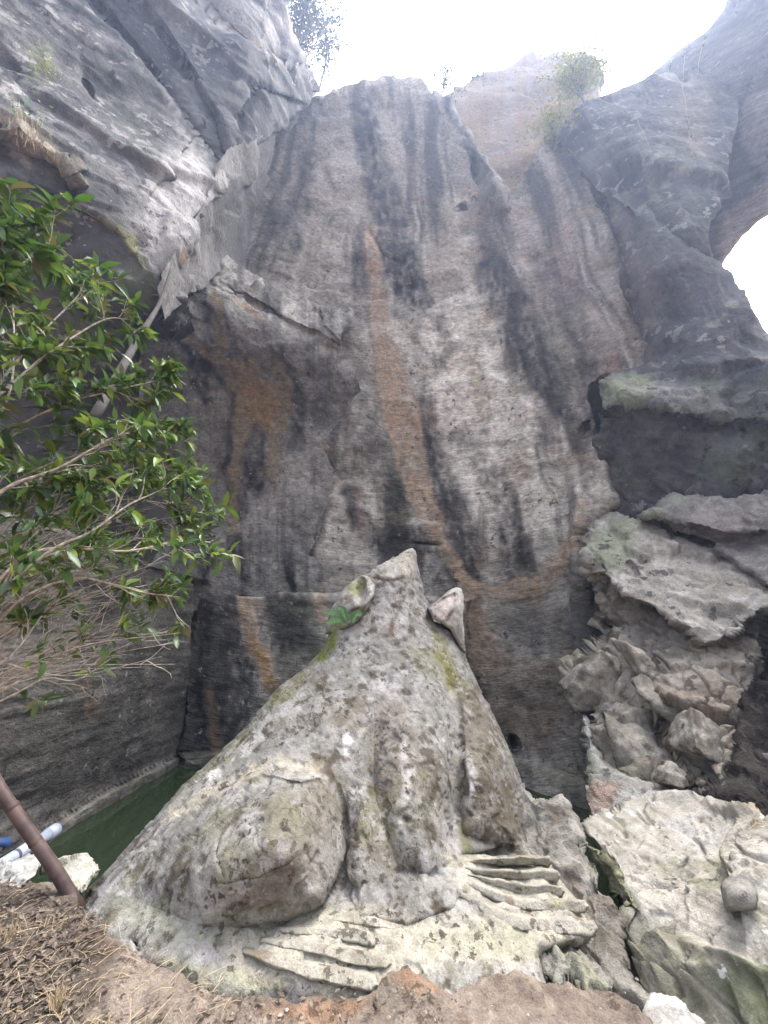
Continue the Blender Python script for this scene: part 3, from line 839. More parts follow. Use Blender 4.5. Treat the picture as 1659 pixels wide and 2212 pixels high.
o = sheet('left_buttress', [(318, 660, 0), (345, 645), (375, 605), (398, 585), (425, 580), (450, 555), (472, 540), (500, 560), (545, 592), (585, 625), (620, 645), (680, 662), (730, 660), (752, 672), (756, 700), (738, 735), (742, 768), (765, 800, 0), (800, 900, 0), (800, 1320, 0), (300, 1320, 0), (300, 800, 0)],
      Field([(320, 660, 7.0), (345, 645, 7.4), (395, 590, 8.1), (470, 540, 8.9), (480, 640, 8.45), (480, 770, 9.2), (600, 640, 9.5), (600, 725, 8.95), (745, 670, 9.85), (738, 745, 9.35), (742, 790, 9.8), (400, 680, 8.2), (420, 800, 9.3), (600, 810, 9.6), (420, 1000, 10.0), (600, 1000, 10.1), (700, 900, 10.35), (800, 900, 10.9), (780, 1150, 10.7), (420, 1300, 10.1), (320, 1000, 9.9), (640, 1290, 10.15), (700, 1200, 10.4), (300, 1300, 10.2)]),
      4, 21, .1, 14, rim=20, rim_depth=.4, mods=[ledge([(540, 640), (620, 690), (690, 720), (735, 745)], .25, 40), ledge([(690, 662), (700, 700), (735, 735)], .2, 20), bump([(690, 690), (755, 680), (740, 760), (700, 745)], .2, 20), groove([(420, 590), (530, 650), (600, 700)], .08, 6)],
      disp=[d_fbm(.16, 1.2, 4, 7), d_fbm(.05, .25, 4, 17), lambda px, py, p: d_block(.16, .8, 37, k=50)(px, py, p) * sstep(800, 690, py)],
      tint=tint_butt, mat=M_wall, skirt=1.2, flow=lambda px, py, p: np.stack([px / 9, py / 4.5, p[:, 2] * .3], 1))
tag(o, kind='structure')

# left wall of the pool, a sawn block
def tint_lblock(T):
    T.base((.085, .08, .072), (.165, .155, .14), 1.0)
    z = T.pos[:, 2]; y = T.pos[:, 1]
    T.flow(y / 1.4, z / .07, (.05, .046, .042), .1, .8, .6, 3, 4)
    T.flow(y / .35, z / 4, (.065, .06, .054), .25, .9, .5, 4)
    T.patches((.08, .085, .05), .9, .2, .8, .5)
    T.stroke([(180, 1480, 18), (200, 1540, 14)], (.22, .15, .10), .4)
    T.stroke([(330, 1300, 12), (320, 1500, 10)], (.20, .185, .16), .6)
    T.area([(90, 1780), (240, 1700), (405, 1620), (405, 1650), (250, 1735), (100, 1820)], (.30, .28, .23), .6, 8)
lb = Plane((-4.55, 10.1, 0), (-4.95, 6.0, 0), (-4.75, 8, 4))
o = sheet('pool_side_wall', [(-120, 1050, 0), (0, 1105), (150, 1150), (300, 1203), (398, 1250), (420, 1262, 0), (412, 1720, 0), (200, 1850, 0), (60, 1960, 0), (-120, 2060, 0)], lb, 4.5, 23, .03, 14, rim=5, rim_depth=.15,
      mods=[bump([(80, 1800), (240, 1700), (420, 1612), (430, 1760), (60, 1980)], .3, 14, .6)],
      disp=[d_fbm(.10, 1.1, 4, 9), d_fbm(.03, .2, 4, 19), lambda px, py, p: .03 * fbm(np.stack([p[:, 1] / 1.2, p[:, 2] / .09, p[:, 0]], 1), 3, 5)], tint=tint_lblock, mat=M_wall, skirt=0,
      flow=lambda px, py, p: np.stack([p[:, 1] / .10, p[:, 2] / .045, p[:, 0]], 1))
tag(o, kind='structure')
lt = Plane((-4.5, 10, 2.86), (-4.7, 7, 2.86), (-7, 8, 2.9))
o = mesh_obj('ledge_top', [(-4.55, 10.6, 2.84), (-4.95, 5.5, 2.84), (-9, 5.5, 2.84), (-9, 10.6, 2.84)], [(0, 1, 2, 3)], plain_mat('ledge_dust', (.13, .12, .10), .3, 4), smooth=False)
tag(o, kind='structure')

# ------------------------------------------------------------------ right side: overhanging buttress, boulders, rubble
def tint_butr(T):
    px, py = T.px, T.py
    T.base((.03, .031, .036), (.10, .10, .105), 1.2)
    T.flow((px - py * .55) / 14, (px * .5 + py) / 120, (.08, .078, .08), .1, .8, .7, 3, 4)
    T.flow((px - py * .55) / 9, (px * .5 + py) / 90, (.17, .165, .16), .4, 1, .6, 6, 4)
    T.area([(1360, 330), (1460, 250), (1540, 330), (1540, 460), (1500, 560), (1400, 470)], (.12, .125, .11), .6, 30)
    T.area([(1270, 330), (1330, 420), (1420, 620), (1400, 780), (1330, 560)], (.23, .18, .17), .6, 30)
    T.area([(1450, 180), (1540, 190), (1520, 360), (1470, 330)], (.26, .21, .15), .5, 30)
    T.stroke([(1200, 280, 8), (1290, 430, 12), (1370, 600, 8)], (.06, .055, .06), .8, 14)
    T.patches((.33, .31, .27), .4, .4, .9, .5, 7)
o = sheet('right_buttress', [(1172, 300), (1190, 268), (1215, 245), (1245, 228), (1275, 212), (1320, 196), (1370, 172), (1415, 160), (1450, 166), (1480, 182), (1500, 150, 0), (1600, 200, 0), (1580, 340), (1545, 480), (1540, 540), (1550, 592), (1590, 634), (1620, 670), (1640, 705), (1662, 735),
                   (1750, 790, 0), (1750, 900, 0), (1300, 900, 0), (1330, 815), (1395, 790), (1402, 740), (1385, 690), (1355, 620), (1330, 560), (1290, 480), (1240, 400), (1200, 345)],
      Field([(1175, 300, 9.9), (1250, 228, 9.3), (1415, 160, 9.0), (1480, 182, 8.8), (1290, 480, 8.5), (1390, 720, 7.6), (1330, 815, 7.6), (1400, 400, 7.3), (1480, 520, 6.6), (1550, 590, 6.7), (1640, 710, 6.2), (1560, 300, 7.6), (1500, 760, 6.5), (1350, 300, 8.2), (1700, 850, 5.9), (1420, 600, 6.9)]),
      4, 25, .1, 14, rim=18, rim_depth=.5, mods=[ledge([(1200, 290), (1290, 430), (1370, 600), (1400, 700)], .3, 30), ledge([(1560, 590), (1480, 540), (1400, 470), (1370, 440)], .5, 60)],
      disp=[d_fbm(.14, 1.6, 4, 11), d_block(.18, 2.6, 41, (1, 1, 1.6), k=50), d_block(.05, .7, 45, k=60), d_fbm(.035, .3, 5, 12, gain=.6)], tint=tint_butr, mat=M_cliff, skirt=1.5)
tag(o, kind='structure')

def tint_arch(T):
    px, py = T.px, T.py
    T.base((.05, .048, .048), (.10, .095, .092), 1.2)
    T.flow((px + py * 1.4) / 300, (py + px * .45) / 9, (.10, .095, .10), .1, .8, .6, 3, 4)
    T.area([(1590, 235), (1720, 150), (1720, 360), (1640, 370), (1600, 320)], (.26, .23, .205), .8, 16)
    T.area([(1560, 460), (1720, 360), (1720, 470), (1570, 575), (1540, 540)], (.30, .235, .185), .8, 18)
    T.area([(1530, 300), (1580, 290), (1600, 380), (1540, 470), (1520, 420)], (.09, .085, .09), .7, 18)
    T.area([(1430, 150), (1560, 70), (1620, 60), (1560, 150), (1480, 185)], (.16, .14, .115), .5, 20)
o = sheet('arch_rock', [(1400, 165, 0), (1425, 140), (1460, 112), (1500, 85), (1535, 55), (1562, 20), (1575, -20), (1590, -80, 0), (1800, -80, 0), (1800, 330, 0), (1740, 410), (1690, 448), (1659, 468), (1620, 500), (1590, 530), (1568, 558), (1550, 590), (1530, 560, 0), (1480, 480, 0), (1450, 300, 0)],
      Field([(1425, 140, 11), (1560, 20, 9.5), (1700, -50, 7.5), (1659, 250, 7.6), (1740, 410, 7.2), (1600, 520, 8.4), (1550, 585, 8.6), (1480, 300, 9.2), (1560, 400, 9.0), (1500, 200, 9.5), (1600, 200, 8.0)]), 4, 27, .06, 14, rim=14, rim_depth=.5,
      mods=[ledge([(1620, 195), (1580, 290), (1560, 400), (1530, 470)], .6, 50), ledge([(1720, 330), (1640, 390), (1570, 450)], .3, 30)],
      disp=[d_fbm(.08, 1.6, 4, 11), d_fbm(.02, .3, 3, 43)], tint=tint_arch, mat=M_wall, skirt=2, flow=lambda px, py, p: np.stack([(px + py * 1.4) / 40, (py + px * .45) / 9, p[:, 2]], 1))
tag(o, kind='structure')

def rock(name, label, outline, field, seed, tint, mods=(), blk=.2, blks=.5, rough=.1, rim=16, rd=.25, solid=1.2, step=4, mat=None, jg=.1, crk=.03, cat='boulder', group=None):
    o = sheet(name, outline, Field(field) if isinstance(field, list) else field, step, seed, jg, 12, rim, rd, mods,
              [d_fbm(rough * .7, blks * 1.6, 5, seed), d_block(blk, blks, seed + 100, k=70), d_block(blk * .35, blks * .32, seed + 130, k=80), d_fbm(rough * .3, blks * .35, 4, seed + 9), d_crack(crk, blks * 1.3, .05, seed + 3)], tint, None, mat or M_cliff, 0, solid, None, 'base')
    return tag(o, label, cat, group)

def tint_grey(a=(.15, .145, .14), b=(.28, .265, .25), dark=(.07, .068, .065), extra=None, sc=.6):
    def f(T):
        T.base(a, b, sc)
        T.patches(dark, sc * .8, .15, .8, .6)
        T.patches(tuple(min(.5, c * 1.5) for c in b), sc * .4, .4, .9, .5, 5)
        if extra: extra(T)
    return f

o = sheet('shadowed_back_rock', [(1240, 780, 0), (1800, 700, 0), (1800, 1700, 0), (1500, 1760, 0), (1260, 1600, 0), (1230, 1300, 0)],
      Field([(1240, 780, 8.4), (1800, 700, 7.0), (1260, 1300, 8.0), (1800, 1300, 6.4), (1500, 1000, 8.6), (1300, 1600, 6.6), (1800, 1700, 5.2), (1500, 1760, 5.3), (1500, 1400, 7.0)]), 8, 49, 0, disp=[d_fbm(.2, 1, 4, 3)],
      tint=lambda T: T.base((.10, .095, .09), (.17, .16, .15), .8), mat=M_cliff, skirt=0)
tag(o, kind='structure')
# mossy topped boulder and the cave under it
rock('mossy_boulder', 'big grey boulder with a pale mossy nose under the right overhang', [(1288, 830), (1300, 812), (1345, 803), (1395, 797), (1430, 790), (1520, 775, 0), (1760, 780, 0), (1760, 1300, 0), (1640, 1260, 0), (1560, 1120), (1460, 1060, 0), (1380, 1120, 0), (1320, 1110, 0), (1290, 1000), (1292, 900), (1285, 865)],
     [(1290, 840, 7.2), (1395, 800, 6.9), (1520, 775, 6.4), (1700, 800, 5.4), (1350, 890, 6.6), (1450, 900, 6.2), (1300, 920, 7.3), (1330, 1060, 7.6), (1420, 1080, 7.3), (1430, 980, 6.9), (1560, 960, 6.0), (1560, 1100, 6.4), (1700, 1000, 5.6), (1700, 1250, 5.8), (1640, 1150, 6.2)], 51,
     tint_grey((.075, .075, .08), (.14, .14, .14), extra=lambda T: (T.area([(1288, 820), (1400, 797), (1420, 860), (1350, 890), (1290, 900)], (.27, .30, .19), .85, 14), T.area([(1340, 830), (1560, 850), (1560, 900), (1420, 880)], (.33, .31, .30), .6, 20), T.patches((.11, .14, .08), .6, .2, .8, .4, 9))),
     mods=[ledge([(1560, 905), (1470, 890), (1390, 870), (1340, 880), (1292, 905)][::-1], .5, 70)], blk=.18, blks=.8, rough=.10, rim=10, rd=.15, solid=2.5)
rock('wedge_boulder', 'smooth wedge shaped boulder lying across the sloping slab on the right', [(1378, 1118), (1410, 1085), (1455, 1060), (1500, 1075), (1560, 1068), (1620, 1060), (1760, 1040, 0), (1760, 1320, 0), (1659, 1265), (1600, 1225), (1540, 1175), (1470, 1140)],
     [(1380, 1118, 6.6), (1455, 1062, 6.5), (1560, 1070, 6.0), (1700, 1050, 5.3), (1480, 1130, 6.0), (1560, 1180, 5.6), (1659, 1260, 5.1), (1700, 1200, 5.0)], 53,
     tint_grey((.21, .195, .18), (.34, .32, .295), extra=lambda T: (T.area([(1380, 1118), (1455, 1060), (1500, 1080), (1420, 1120)], (.24, .26, .19), .7, 14), T.area([(1500, 1080), (1659, 1080), (1600, 1150), (1500, 1130)], (.31, .28, .26), .6, 20))),
     mods=[ledge([(1385, 1119), (1440, 1122), (1500, 1135), (1570, 1150), (1640, 1150)], .35, 60)], blk=.10, blks=.7, rough=.06, rim=10, rd=.2, solid=1.5)
rock('sloping_slab', 'broad pale slab sloping down to the right above the broken rubble', [(1258, 1165), (1285, 1130), (1330, 1102), (1385, 1115), (1450, 1150, 0), (1700, 1250, 0), (1700, 1310), (1640, 1330), (1600, 1365), (1560, 1392), (1515, 1400), (1470, 1350), (1420, 1320), (1370, 1300), (1320, 1262), (1285, 1225), (1262, 1218)],
     [(1258, 1170, 6.8), (1330, 1103, 7.1), (1400, 1120, 6.8), (1268, 1220, 6.5), (1370, 1300, 5.6), (1515, 1398, 4.7), (1640, 1325, 4.9), (1550, 1200, 6.0), (1450, 1220, 5.9), (1700, 1250, 5.3)], 55,
     tint_grey((.30, .275, .235), (.45, .42, .37), (.17, .15, .125), extra=lambda T: (T.area([(1260, 1165), (1330, 1105), (1380, 1130), (1350, 1240), (1290, 1230)], (.29, .32, .21), .8, 14), T.flow((T.py - T.px * .35) / 10, (T.px + T.py * .35) / 120, (.17, .15, .13), .2, .9, .5))),
     mods=[groove([(1360, 1215), (1375, 1240)], .12, 8)], blk=.1, blks=.5, rough=.06, rim=12, rd=.25, solid=1.0, jg=.12)
# rubble bank beneath, one jumbled face plus blocks that can be picked out
def tint_rub(T):
    T.base((.23, .20, .16), (.46, .41, .34), .35)
    T.patches((.07, .055, .042), .4, .05, .6, .8)
    T.patches((.17, .17, .10), .5, .3, .8, .5, 6)
    T.patches((.44, .42, .38), .2, .4, .9, .5, 7)
    T.area([(1400, 1480), (1600, 1480), (1560, 1600), (1450, 1620)], (.30, .22, .16), .5, 24)
    T.area([(1250, 1230), (1400, 1300), (1500, 1390), (1440, 1480), (1300, 1330)], (.13, .12, .11), .7, 16)
o = sheet('rubble_bank', [(1255, 1215, 0), (1330, 1240, 0), (1420, 1290, 0), (1530, 1370, 0), (1640, 1350, 0), (1660, 1500, 0), (1600, 1640, 0), (1560, 1760, 0), (1520, 1724), (1480, 1712, 0), (1400, 1740, 0), (1280, 1800, 0), (1272, 1700, 0), (1280, 1640), (1262, 1580), (1240, 1500), (1230, 1460), (1275, 1420), (1300, 1390), (1285, 1310), (1268, 1260)],
      Field([(1260, 1220, 6.7), (1420, 1300, 5.9), (1530, 1370, 5.1), (1640, 1360, 5.0), (1300, 1390, 6.3), (1232, 1460, 6.0), (1280, 1640, 5.2), (1280, 1780, 4.2), (1400, 1500, 5.2), (1400, 1700, 4.3), (1500, 1710, 4.1), (1580, 1500, 4.7), (1640, 1500, 4.6), (1540, 1650, 4.3), (1560, 1750, 4.0)]),
      3.5, 57, .12, 12, 12, .3, [ledge([(1280, 1330), (1380, 1420), (1460, 1560), (1530, 1660)], .25, 40), ledge([(1230, 1440), (1330, 1450), (1420, 1560), (1480, 1700)], .3, 30), groove([(1230, 1460), (1260, 1520), (1290, 1600)], .4, 10)],
      [d_fbm(.12, .8, 5, 3), d_block(.24, .7, 7, (1.6, 1, .8), k=80), d_block(.06, .22, 17, (1.5, 1, .8), k=80), d_fbm(.03, .12, 5, 12, gain=.6), d_crack(.08, .4, .06, 19)], tint_rub, None, M_rubble, 1.0)
tag(o, kind='structure')
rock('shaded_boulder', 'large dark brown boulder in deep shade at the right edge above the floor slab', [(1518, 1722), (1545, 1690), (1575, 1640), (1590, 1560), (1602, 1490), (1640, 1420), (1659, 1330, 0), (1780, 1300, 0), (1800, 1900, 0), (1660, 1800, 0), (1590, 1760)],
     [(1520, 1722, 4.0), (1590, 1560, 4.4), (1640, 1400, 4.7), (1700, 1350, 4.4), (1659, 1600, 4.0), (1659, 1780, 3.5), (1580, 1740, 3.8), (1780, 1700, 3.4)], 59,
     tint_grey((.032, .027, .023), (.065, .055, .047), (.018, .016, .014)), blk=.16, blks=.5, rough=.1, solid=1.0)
import bmesh
def block(label, px, py, Y, sx, sy, sz, rot, seed, a=(.24, .215, .175), b=(.43, .39, .33), mat=None, cat='boulder', group='angular blocks fallen in the rubble bank', name='rock_block'):
    """a fractured block: convex hull of jittered points, edges chipped, fine relief"""
    R = random.Random(seed)
    bm = bmesh.new()
    for k in range(15):
        v = Vector((R.uniform(-1, 1), R.uniform(-1, 1), R.uniform(-1, 1)))
        m_ = max(abs(v.x), abs(v.y), abs(v.z)); v /= (m_ * .8 + v.length * .25)
        bm.verts.new((v.x * sx, v.y * sy, v.z * sz))
    h = bmesh.ops.convex_hull(bm, input=bm.verts)
    bmesh.ops.delete(bm, geom=[e for e in h['geom_unused'] + h['geom_interior'] if isinstance(e, bmesh.types.BMVert)], context='VERTS')
    bmesh.ops.triangulate(bm, faces=bm.faces)
    for q in range(4):
        lim = max(sx, sy, sz) * .11
        es = [e for e in bm.edges if e.calc_length() > lim]
        if es: bmesh.ops.subdivide_edges(bm, edges=es, cuts=1)
        bmesh.ops.triangulate(bm, faces=[f for f in bm.faces if len(f.verts) > 3])
    bmesh.ops.smooth_vert(bm, verts=bm.verts, factor=.4, use_axis_x=True, use_axis_y=True, use_axis_z=True)
    bm.normal_update()
    from mathutils import Euler
    E = Euler(rot).to_matrix(); c = at(px, py, Y + .12)
    co = np.array([tuple(E @ v.co + c) for v in bm.verts]); no = np.array([tuple(E @ v.normal) for v in bm.verts])
    sc = max(sx, sy, sz)
    co2 = co + no * (sc * .10 * fbm(co / (sc * .6), 4, seed) + sc * .05 * worley(co / (sc * .35), seed, 60)[2] + sc * .03 * fbm(co / (sc * .12), 3, seed + 4))[:, None]
    T = Tint(np.zeros(len(co)), np.zeros(len(co)), co, seed); T.base(a, b, sc * .7); T.patches((.08, .066, .052), sc * .5, .1, .7, .7); T.patches(tuple(min(.6, q * 1.35) for q in b), sc * .3, .3, .8, .6, 5)
    fs = np.array([[v.index for v in f.verts] for f in bm.faces if len(f.verts) == 3]); bm.free()
    o = mesh_obj(name, co2, fs, mat or M_rubble, None, T.c, co2 * 4, False, 'base')
    return tag(o, label, cat, group)
for lb_, px, py, Y, sx, sy, sz, rot in [
        ('angular grey block leaning out at the left edge of the rubble bank', 1282, 1475, 5.75, .34, .3, .52, (.3, .5, .2)),
        ('long flat shard lying diagonally under the dark gap of the rubble bank', 1395, 1445, 5.35, .62, .3, .16, (.2, .55, .1)),
        ('light jagged block low on the rubble bank beside the dark boulder', 1510, 1600, 4.4, .42, .3, .24, (.1, .6, .5)),
        ('tall cracked block at the foot of the rubble bank over the pale floor', 1372, 1610, 4.95, .30, .28, .42, (-.2, .5, .9)),
        ('thin slanting shard in the middle of the rubble bank', 1450, 1530, 4.95, .5, .22, .13, (.3, .75, -.2)),
        ('low pale shard beside the leaning rock at the foot of the bank', 1450, 1680, 4.3, .36, .2, .14, (.1, .5, .2))]:
    block(lb_, px, py, Y, sx, sy, sz, rot, int(px + py))

# leaning rock between rubble and floor
rock('leaning_rock', 'smooth grey rock leaning between the pool edge and the rubble bank', [(1262, 1540), (1285, 1600), (1310, 1650), (1360, 1680), (1420, 1700), (1460, 1720), (1440, 1790, 0), (1290, 1800, 0), (1275, 1740), (1268, 1660), (1258, 1580)],
     [(1262, 1545, 5.6), (1270, 1650, 4.9), (1280, 1760, 4.2), (1310, 1650, 4.8), (1420, 1700, 4.2), (1440, 1790, 3.7), (1350, 1760, 4.0)], 61,
     tint_grey((.33, .32, .285), (.47, .455, .41), (.2, .185, .155), extra=lambda T: (T.area([(1270, 1690), (1340, 1700), (1330, 1760), (1280, 1765)], (.36, .22, .16), .7, 10), T.area([(1258, 1560), (1285, 1620), (1285, 1740), (1270, 1740)], (.21, .24, .17), .7, 8))), blk=.05, blks=.4, rough=.04, solid=.8, step=3.5)

# floor slab on the right
def tint_floor(T):
    T.base((.34, .312, .26), (.48, .447, .385), .5)
    T.flow((T.py - T.px * .6) / 14, (T.px + T.py * .5) / 140, (.20, .185, .15), .1, .9, .6, 3, 4)
    T.patches((.21, .21, .12), .5, .2, .9, .5)
    T.patches((.48, .465, .43), .25, .2, .8, .7, 7)
    T.patches((.2, .17, .14), .12, .55, .9, .6, 8)
    T.area([(1480, 1900), (1560, 1890), (1580, 1930), (1500, 1930)], (.27, .28, .17), .6, 12)
    T.area([(1390, 1985), (1470, 2020), (1560, 2080), (1700, 2120), (1700, 2300), (1380, 2250), (1340, 2080)], (.15, .145, .10), .9, 16)
    T.area([(1560, 2130), (1700, 2080), (1700, 2230), (1600, 2220)], (.09, .11, .055), .7, 20)
    T.area([(1330, 2080), (1420, 2100), (1440, 2220), (1330, 2220)], (.07, .085, .05), .6, 20)
    T.stroke([(1320, 1860, 8), (1350, 1920, 10), (1385, 1975, 6)], (.27, .27, .20), .8, 8)
fl_f = Field([(1255, 1780, 3.75), (1330, 1700, 4.2), (1400, 1690, 4.1), (1540, 1730, 3.6), (1659, 1830, 2.75), (1760, 1900, 2.4), (1300, 1860, 3.35), (1390, 1975, 2.95), (1480, 1950, 2.85), (1560, 2060, 2.5), (1659, 2085, 2.3), (1760, 2100, 2.1), (1500, 1850, 3.1),
              (1400, 2080, 2.9), (1420, 2200, 2.62), (1550, 2200, 2.35), (1700, 2230, 2.05), (1345, 2050, 3.0), (1760, 2300, 1.9)])
o = sheet('floor_slab', [(1252, 1778), (1290, 1752), (1340, 1735, 0), (1420, 1715, 0), (1520, 1725, 0), (1600, 1745, 0), (1800, 1800, 0), (1800, 2320, 0), (1370, 2320, 0), (1330, 2200, 0), (1335, 2070, 0), (1375, 2010), (1388, 1976), (1350, 1930), (1318, 1872), (1285, 1830), (1265, 1805)],
      fl_f, 4, 63, .08, 12, 10, .2, [], [d_fbm(.06, .8, 5, 3), d_block(.08, .8, 7, (1.4, 1, .6), k=70), d_block(.018, .17, 27, (1.5, 1, .6), k=80), d_fbm(.015, .12, 5, 14, gain=.6), d_crack(.03, .7, .04, 5), lambda px, py, p: d_block(.18, .28, 19)(px, py, p) * sstep(0, 40, py - (1985 + (px - 1390) * .42))], tint_floor, None, M_stone, .8)
tag(o, kind='structure')
rock('brown_rock', 'small tan rock wedged at the back of the floor slab beside the dark boulder', [(1580, 1748), (1600, 1738), (1625, 1738), (1648, 1775), (1680, 1830), (1640, 1835), (1600, 1800)],
     [(1580, 1750, 3.45), (1625, 1740, 3.35), (1680, 1830, 2.8), (1610, 1800, 3.0), (1640, 1790, 2.95)], 65, tint_grey((.33, .27, .19), (.42, .36, .27), (.22, .18, .13), sc=.3), blk=.06, blks=.2, rough=.03, rim=8, rd=.08, solid=.4, step=3)

# pinnacled bank behind the frog's right foot
def tint_bank(T):
    T.base((.22, .205, .175), (.33, .31, .275), .35)
    T.patches((.13, .105, .08), .18, .25, .7, .7)
    T.patches((.23, .235, .15), .3, .25, .8, .5, 5)
    T.area([(1250, 1830), (1280, 1860), (1330, 1930), (1395, 1975), (1330, 1930), (1300, 1900), (1265, 1870)], (.22, .22, .13), .7, 10)
    T.area([(1200, 1870), (1290, 1930), (1330, 2050), (1290, 2060), (1230, 1940)], (.20, .16, .12), .5, 16)
    T.area([(1280, 2010), (1345, 2010), (1350, 2110), (1290, 2060)], (.10, .085, .07), .7, 12)
o = rock('pinnacle_rock', 'pale broken rock with two pointed tips rising behind the toes of the right foot', [(1105, 1690, 0), (1128, 1693), (1140, 1706), (1160, 1728), (1182, 1736), (1205, 1716), (1220, 1718), (1232, 1750), (1250, 1790), (1260, 1830), (1290, 1862), (1300, 1890), (1295, 1915), (1322, 1945), (1335, 2010), (1340, 2090), (1400, 2170), (1420, 2240, 0), (1180, 2240, 0), (1100, 2100, 0), (1080, 1850, 0)],
     [(1110, 1695, 4.1), (1135, 1700, 4.1), (1210, 1718, 3.95), (1255, 1800, 3.55), (1300, 1890, 3.15), (1335, 2010, 2.8), (1400, 2170, 2.45), (1150, 1850, 3.5), (1200, 1900, 3.25), (1280, 2030, 2.85), (1180, 2100, 2.65), (1200, 2230, 2.3), (1100, 2100, 2.75), (1080, 1850, 3.7)], 67, tint_bank,
     blk=.07, blks=.35, rough=.05, rim=7, rd=.08, solid=.5, step=3, mat=M_rubble, crk=.012)
rock('split_slab', 'thin mossy slab edge hanging over the dark gap right of the frog', [(1262, 1822), (1290, 1828), (1320, 1862), (1352, 1918), (1390, 1972), (1384, 1984), (1345, 1956), (1322, 1930), (1312, 1896), (1298, 1888)],
     [(1262, 1825, 3.42), (1320, 1865, 3.2), (1388, 1975, 2.9), (1340, 1950, 3.05), (1300, 1885, 3.3)], 68, tint_grey((.19, .19, .11), (.28, .28, .18), (.10, .09, .06), sc=.25), blk=.04, blks=.2, rough=.03, rim=6, rd=.05, solid=.25, step=3, mat=M_rubble, crk=.01)
rock('front_block', 'weathered block below the right foot split from the base of the frog', [(1160, 2048), (1185, 2030), (1230, 2032), (1268, 2050), (1290, 2085), (1320, 2130), (1290, 2165), (1230, 2150), (1180, 2120)],
     [(1165, 2050, 2.68), (1230, 2034, 2.68), (1290, 2085, 2.55), (1320, 2130, 2.45), (1230, 2150, 2.38), (1180, 2110, 2.48), (1230, 2090, 2.48)], 69, tint_bank, blk=.07, blks=.2, rough=.03, rim=8, rd=.08, solid=.35, step=3, mat=M_rubble, crk=.012)
rock('corner_block', 'white angular block at the bottom edge beside the mossy slab face', [(1392, 2212), (1400, 2160), (1425, 2140), (1460, 2152), (1490, 2180), (1530, 2212), (1560, 2300, 0), (1410, 2300, 0)],
     [(1400, 2170, 2.33), (1425, 2142, 2.36), (1530, 2212, 2.18), (1450, 2200, 2.2), (1400, 2290, 2.1), (1560, 2290, 2.05)], 71, tint_grey((.40, .38, .35), (.52, .50, .47), (.28, .255, .22), sc=.25), blk=.02, blks=.25, rough=.008, rim=6, rd=.06, solid=.3, step=2.4, mat=M_stone, crk=.005)
# the quarry goes on to the right beyond the frame: rough rock face and its floor
yy, zz = np.meshgrid(np.linspace(-6, 4.0, 80), np.linspace(-3, 5.5, 60)); n_ = yy.size
P_ = np.stack([np.full(n_, 6.4), yy.ravel(), zz.ravel()], 1)
P_[:, 0] += .5 * fbm(P_ / 1.6, 4, 5) + .35 * worley(P_ / 1.2, 9, 60)[2] + .12 * (P_[:, 2] - 1)
T = Tint(P_[:, 1] * 100, P_[:, 2] * 100, P_, 9); T.base((.12, .11, .10), (.25, .23, .205), .8); T.patches((.05, .045, .04), .6, .1, .8, .7)
ix = np.arange(n_).reshape(60, 80)
o = mesh_obj('quarry_side', P_, np.stack([ix[:-1, :-1], ix[1:, :-1], ix[1:, 1:], ix[:-1, 1:]], -1).reshape(-1, 4), M_cliff, None, T.c, P_ * 4)
tag(o, kind='structure')
xx, yy = np.meshgrid(np.linspace(2.0, 6.6, 40), np.linspace(-6, 1.4, 70)); n_ = xx.size
P_ = np.stack([xx.ravel(), yy.ravel(), np.full(n_, -.05)], 1)
P_[:, 2] += .10 * fbm(P_ / .9, 4, 6) + .06 * worley(P_ / .5, 4, 60)[2] + .08 * (P_[:, 0] - 2) - .12
T = Tint(P_[:, 0] * 100, P_[:, 1] * 100, P_, 11); T.base((.30, .28, .24), (.44, .41, .36), .6)
ix = np.arange(n_).reshape(70, 40)
o = mesh_obj('quarry_floor', P_, np.stack([ix[:-1, :-1], ix[:-1, 1:], ix[1:, 1:], ix[1:, :-1]], -1).reshape(-1, 4), M_stone, None, T.c, P_ * 4)
tag(o, kind='structure')
#==FROG==

